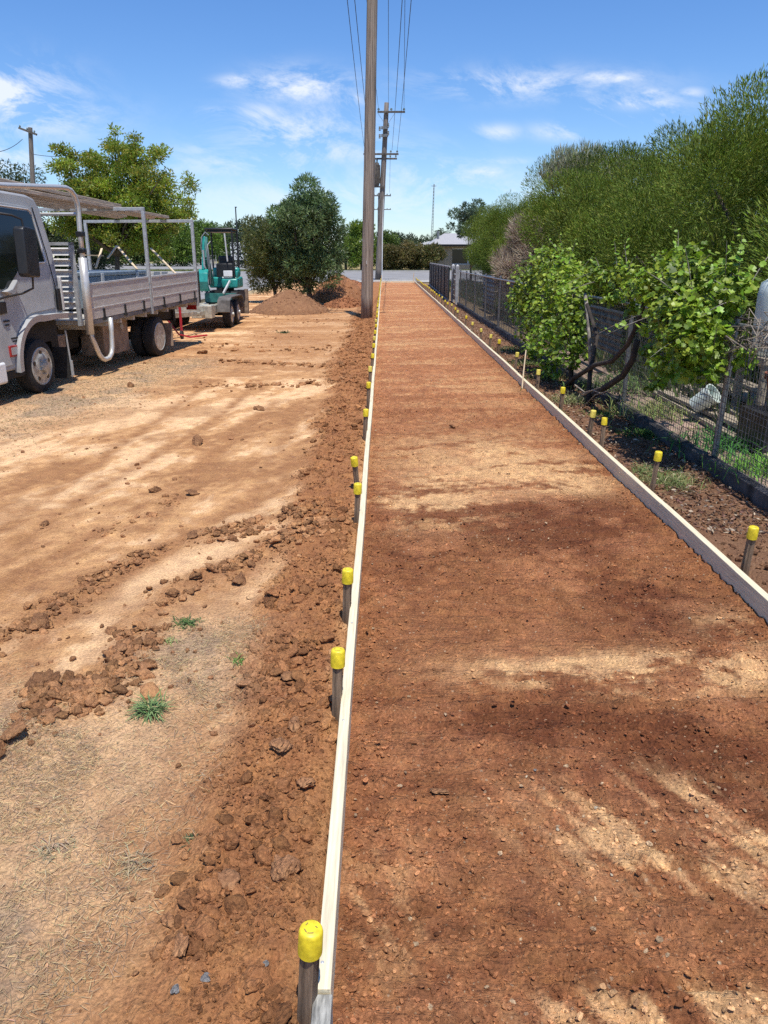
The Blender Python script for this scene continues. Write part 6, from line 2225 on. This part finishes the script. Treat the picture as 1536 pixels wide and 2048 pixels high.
tuft(g3(303, 1425), 190, 0.10, 0.0042, (0.17, 0.26, 0.10), 'largest green grass tuft growing in the dry patch at lower left', spread=0.018, flat=0.55, alt=(0.5, 0.42, 0.2))
tuft(g3(372, 1248), 110, 0.045, 0.005, (0.09, 0.15, 0.05), 'small dark green weed above the largest tuft', spread=0.025, flat=0.5)
tuft(g3(480, 1332), 40, 0.045, 0.004, (0.16, 0.27, 0.07), 'tiny bright green weed right of the largest tuft', spread=0.012)
tuft(g3(340, 1285), 36, 0.035, 0.004, (0.28, 0.32, 0.12), 'tiny pale green weed between the dark weed and the largest tuft', spread=0.014)
tuft(g3(385, 1688), 30, 0.035, 0.003, (0.10, 0.14, 0.07), 'tiny grey green weed in the lower left dry grass', spread=0.012)
tuft(g3(265, 1725), 90, 0.07, 0.003, (0.33, 0.26, 0.16), 'flat dead grass tussock in the lower left corner', spread=0.02, flat=0.12)
tuft(g3(110, 1690), 90, 0.06, 0.003, (0.36, 0.29, 0.18), 'flat dead grass tussock nearest the left picture edge', spread=0.03, flat=0.15)
tuft(g3(568, 665), 70, 0.12, 0.02, (0.10, 0.12, 0.06), 'small dull weed on the verge before the dirt pile', spread=0.06)
# right strip weeds
x_, y_ = 2.25, 5.75
p = g3(1335, 968)
tuft(p, 620, 0.15, 0.0042, (0.17, 0.22, 0.075), 'wide clump of wiry green grass by the second stake on the right', spread=0.10, flat=0.75, alt=(0.42, 0.36, 0.2))
p = g3(1290, 945)
tuft(p, 200, 0.10, 0.005, (0.15, 0.2, 0.07), 'small wiry grass clump left of the wide one', spread=0.05, flat=0.7, alt=(0.42, 0.36, 0.2))
p = g3(1140, 805)
tuft(p, 420, 0.16, 0.006, (0.22, 0.24, 0.10), 'straggly grass beside the right board under the dark vine stem', spread=0.12, flat=0.7, alt=(0.45, 0.38, 0.22))
p = g3(1205, 830)
tuft(p, 260, 0.13, 0.006, (0.13, 0.2, 0.05), 'green weed patch behind the pair of stakes on the right', spread=0.10, flat=0.6)
p = g3(1290, 870)
tuft(p, 500, 0.12, 0.008, (0.055, 0.12, 0.03), 'dark green weeds against the plinth under the second vine', spread=0.13, flat=0.7)
p = (2.95, 5.75, 0.05)
tuft(p, 480, 0.20, 0.008, (0.14, 0.30, 0.05), 'bright green grass clump behind the mesh at lower right', spread=0.16, flat=0.9)
p = (3.1, 6.6, 0.05)
tuft(p, 700, 0.22, 0.010, (0.07, 0.20, 0.05), 'darker lush weeds behind the mesh in front of the boards', spread=0.25, flat=0.9)
p = (2.95, 8.2, 0.05)
tuft(p, 600, 0.20, 0.009, (0.20, 0.25, 0.08), 'olive weeds behind the mesh under the second vine', spread=0.28, flat=0.8, alt=(0.4, 0.36, 0.2))
p = (3.1, 9.8, 0.05)
tuft(p, 600, 0.26, 0.012, (0.12, 0.18, 0.06), 'weeds behind the mesh between the two vines', spread=0.35, flat=0.9)
for k, (yy, l) in enumerate([(11.0, 'weeds at the foot of the first vine'), (12.6, 'low weeds along the plinth past the first vine'), (14.4, 'low weeds along the plinth beside the corrugated sheet')]):
    tuft((2.35, yy, 0.0), 300, 0.14, 0.010, (0.14, 0.18, 0.06), l, spread=0.15, flat=0.7, alt=(0.4, 0.34, 0.2))
# low under-hedge growth
n = 30000
x = RG.uniform(3.3, 5.2, n)
y = RG.uniform(4, 50, n)
P = np.stack([x, y, np.full(n, 0.0)], 1)
D = RG.normal(0, 0.5, (n, 3)) + np.array([0, 0, 1.0])
blades('under_growth', P, D, RG.uniform(0.15, 0.5, n), RG.uniform(0.02, 0.05, n), lcol((0.07, 0.11, 0.03), n, 0.35, (0.25, 0.2, 0.12), 0.2), 'leaf', lab='low weeds and grass under the hedge trees', cat='weeds', kind='stuff')
# grass verge across the street
n = 26000
x = RG.uniform(-60, 40, n)
y = RG.uniform(97.4, 103, n)
P = np.stack([x, y, np.zeros(n)], 1)
D = RG.normal(0, 0.4, (n, 3)) + np.array([0, 0, 1.0])
blades('verge_grass', P, D, RG.uniform(0.08, 0.25, n), RG.uniform(0.08, 0.16, n), lcol((0.22, 0.24, 0.08), n, 0.25), 'leaf', lab='mown grass verge on the far side of the street', cat='grass', kind='stuff')
# leaf litter and mulch on the right strip
n = 6500
x = RG.uniform(1.95, 2.58, n)
y = np.exp(RG.uniform(math.log(4.5), math.log(30), n))
P = np.stack([x, y, terr(x, y) + RG.uniform(0.004, 0.03, n)], 1)
D = RG.normal(0, 1, (n, 3)) * np.array([1, 1, 0.25])
blades('leaf_litter', P, D, RG.uniform(0.02, 0.055, n), RG.uniform(0.008, 0.022, n), lcol((0.20, 0.12, 0.08), n, 0.5, (0.45, 0.36, 0.26), 0.15), lab='dry leaf litter and bark under the vines', cat='leaf litter', kind='stuff')

# ------------------------------------------------------------------ sun and sky
sd = Vector((0.09, -0.34, 1.0)).normalized()
sun = bpy.data.lights.new('sun', 'SUN')
sun.energy = 4.9
sun.angle = rad(0.53)
sun.color = (1.0, 0.955, 0.88)
so = bpy.data.objects.new('sun', sun)
COL.objects.link(so)
so.rotation_euler = sd.to_track_quat('Z', 'Y').to_euler()
so.location = (5, -10, 30)

w = bpy.data.worlds.new('World')
SC.world = w
w.use_nodes = True
nt = w.node_tree
L = nt.links.new
bg = nt.nodes['Background']
sky = nd(nt, 'ShaderNodeTexSky', sky_type='NISHITA')
sky.sun_disc = False
sky.sun_elevation = math.asin(sd.z)
sky.sun_rotation = math.atan2(sd.x, sd.y)
sky.air_density = 1.0
sky.dust_density = 0.1
sky.ozone_density = 2.2
bg.inputs['Strength'].default_value = 0.118
tc = nd(nt, 'ShaderNodeTexCoord')
sp = nd(nt, 'ShaderNodeSeparateXYZ')
L(tc.outputs['Generated'], sp.inputs[0])
X, Y_, Z = sp.outputs
yy = mathn(nt, 'MAXIMUM', Y_, 0.02)
A = mathn(nt, 'DIVIDE', X, yy)
B = mathn(nt, 'DIVIDE', Z, yy)
cl = [(20, 190, 95, 45, 0.95), (60, 235, 120, 40, 0.55), (15, 325, 60, 30, 0.7), (600, 172, 75, 26, 0.85), (480, 163, 32, 10, 0.75), (520, 228, 45, 16, 0.6), (435, 222, 30, 7, 0.5),
      (600, 262, 120, 40, 0.62), (640, 300, 160, 26, 0.5), (1070, 168, 170, 22, 0.6), (1215, 156, 55, 12, 0.85), (1265, 212, 70, 20, 1.0), (1300, 190, 30, 12, 0.8), (1140, 262, 55, 13, 0.7), (995, 264, 35, 11, 0.6),
      (860, 352, 120, 26, 0.62), (965, 345, 35, 10, 0.75), (700, 200, 30, 12, 0.6), (1385, 185, 20, 8, 0.5), (500, 330, 160, 22, 0.45), (760, 395, 420, 34, 0.5), (1000, 322, 60, 6, 0.35), (400, 300, 50, 10, 0.3)]
tot = None
for (u, v, su, sv, k) in cl:
    su, sv = su * 1.3, sv * 1.35
    r0, r1, r2 = ray(u, v), ray(u + su, v), ray(u, v - sv)
    a0, b0 = r0.x / r0.y, r0.z / r0.y
    sa, sb = abs(r1.x / r1.y - a0), abs(r2.z / r2.y - b0)
    da = mathn(nt, 'MULTIPLY', mathn(nt, 'SUBTRACT', A, a0), 1 / sa)
    db = mathn(nt, 'MULTIPLY', mathn(nt, 'SUBTRACT', B, b0), 1 / sb)
    q = mathn(nt, 'ADD', mathn(nt, 'MULTIPLY', da, da), mathn(nt, 'MULTIPLY', db, db))
    e = mathn(nt, 'EXPONENT', mathn(nt, 'MULTIPLY', q, -1.0))
    e = mathn(nt, 'MULTIPLY', e, k)
    tot = e if tot is None else mathn(nt, 'MAXIMUM', tot, e)
cv = nd(nt, 'ShaderNodeCombineXYZ')
L(mathn(nt, 'MULTIPLY', A, 1.0), cv.inputs[0])
L(mathn(nt, 'MULTIPLY_ADD', B, 2.1, mathn(nt, 'MULTIPLY', A, 0.35)), cv.inputs[1])
n1 = nd(nt, 'ShaderNodeTexNoise', i_Scale=9.0, i_Detail=12.0, i_Roughness=0.68, i_Distortion=0.5)
L(cv.outputs[0], n1.inputs['Vector'])
s = mathn(nt, 'MULTIPLY', mathn(nt, 'SUBTRACT', n1.outputs[0], 0.44), 6.5, None, True)
t3 = mathn(nt, 'POWER', tot, 6.0)
s = mathn(nt, 'MULTIPLY', s, mathn(nt, 'MULTIPLY', tot, 1.25))
s = mathn(nt, 'MULTIPLY_ADD', t3, 0.30, s, True)
front = mathn(nt, 'GREATER_THAN', Y_, 0.05)
s = mathn(nt, 'MULTIPLY', s, front)
# thin clouds elsewhere on the dome
n2 = nd(nt, 'ShaderNodeTexNoise', i_Scale=2.2, i_Detail=7.0, i_Roughness=0.6)
L(tc.outputs['Generated'], n2.inputs['Vector'])
s2 = mathn(nt, 'MULTIPLY', mathn(nt, 'SUBTRACT', n2.outputs[0], 0.62), 3.0, None, True)
s2 = mathn(nt, 'MULTIPLY', s2, mathn(nt, 'LESS_THAN', Y_, 0.05))
s = mathn(nt, 'MULTIPLY', mathn(nt, 'MAXIMUM', s, s2), 0.86)
mx = nd(nt, 'ShaderNodeMix', data_type='RGBA')
hsv = nd(nt, 'ShaderNodeHueSaturation')
hsv.inputs['Saturation'].default_value = 1.2
L(sky.outputs[0], hsv.inputs['Color'])
tn = nd(nt, 'ShaderNodeMix', data_type='RGBA', blend_type='MULTIPLY')
tn.inputs[0].default_value = 1.0
L(hsv.outputs[0], tn.inputs[6])
tn.inputs[7].default_value = (0.86, 0.98, 1.22, 1)
L(tn.outputs[2], mx.inputs[6])
mx.inputs[7].default_value = (7.2, 7.6, 8.3, 1)
L(s, mx.inputs[0])
L(mx.outputs[2], bg.inputs['Color'])

SC.view_settings.view_transform = 'Standard'
SC.view_settings.look = 'None'
SC.view_settings.exposure = 0.15
SC.view_settings.gamma = 1.0
SC.view_settings.use_curve_mapping = False
SC.cycles.max_bounces = 6
SC.cycles.diffuse_bounces = 3
SC.cycles.transmission_bounces = 3
SC.cycles.use_adaptive_sampling = True
SC.cycles.adaptive_threshold = 0.02
SC.cycles.use_denoising = False
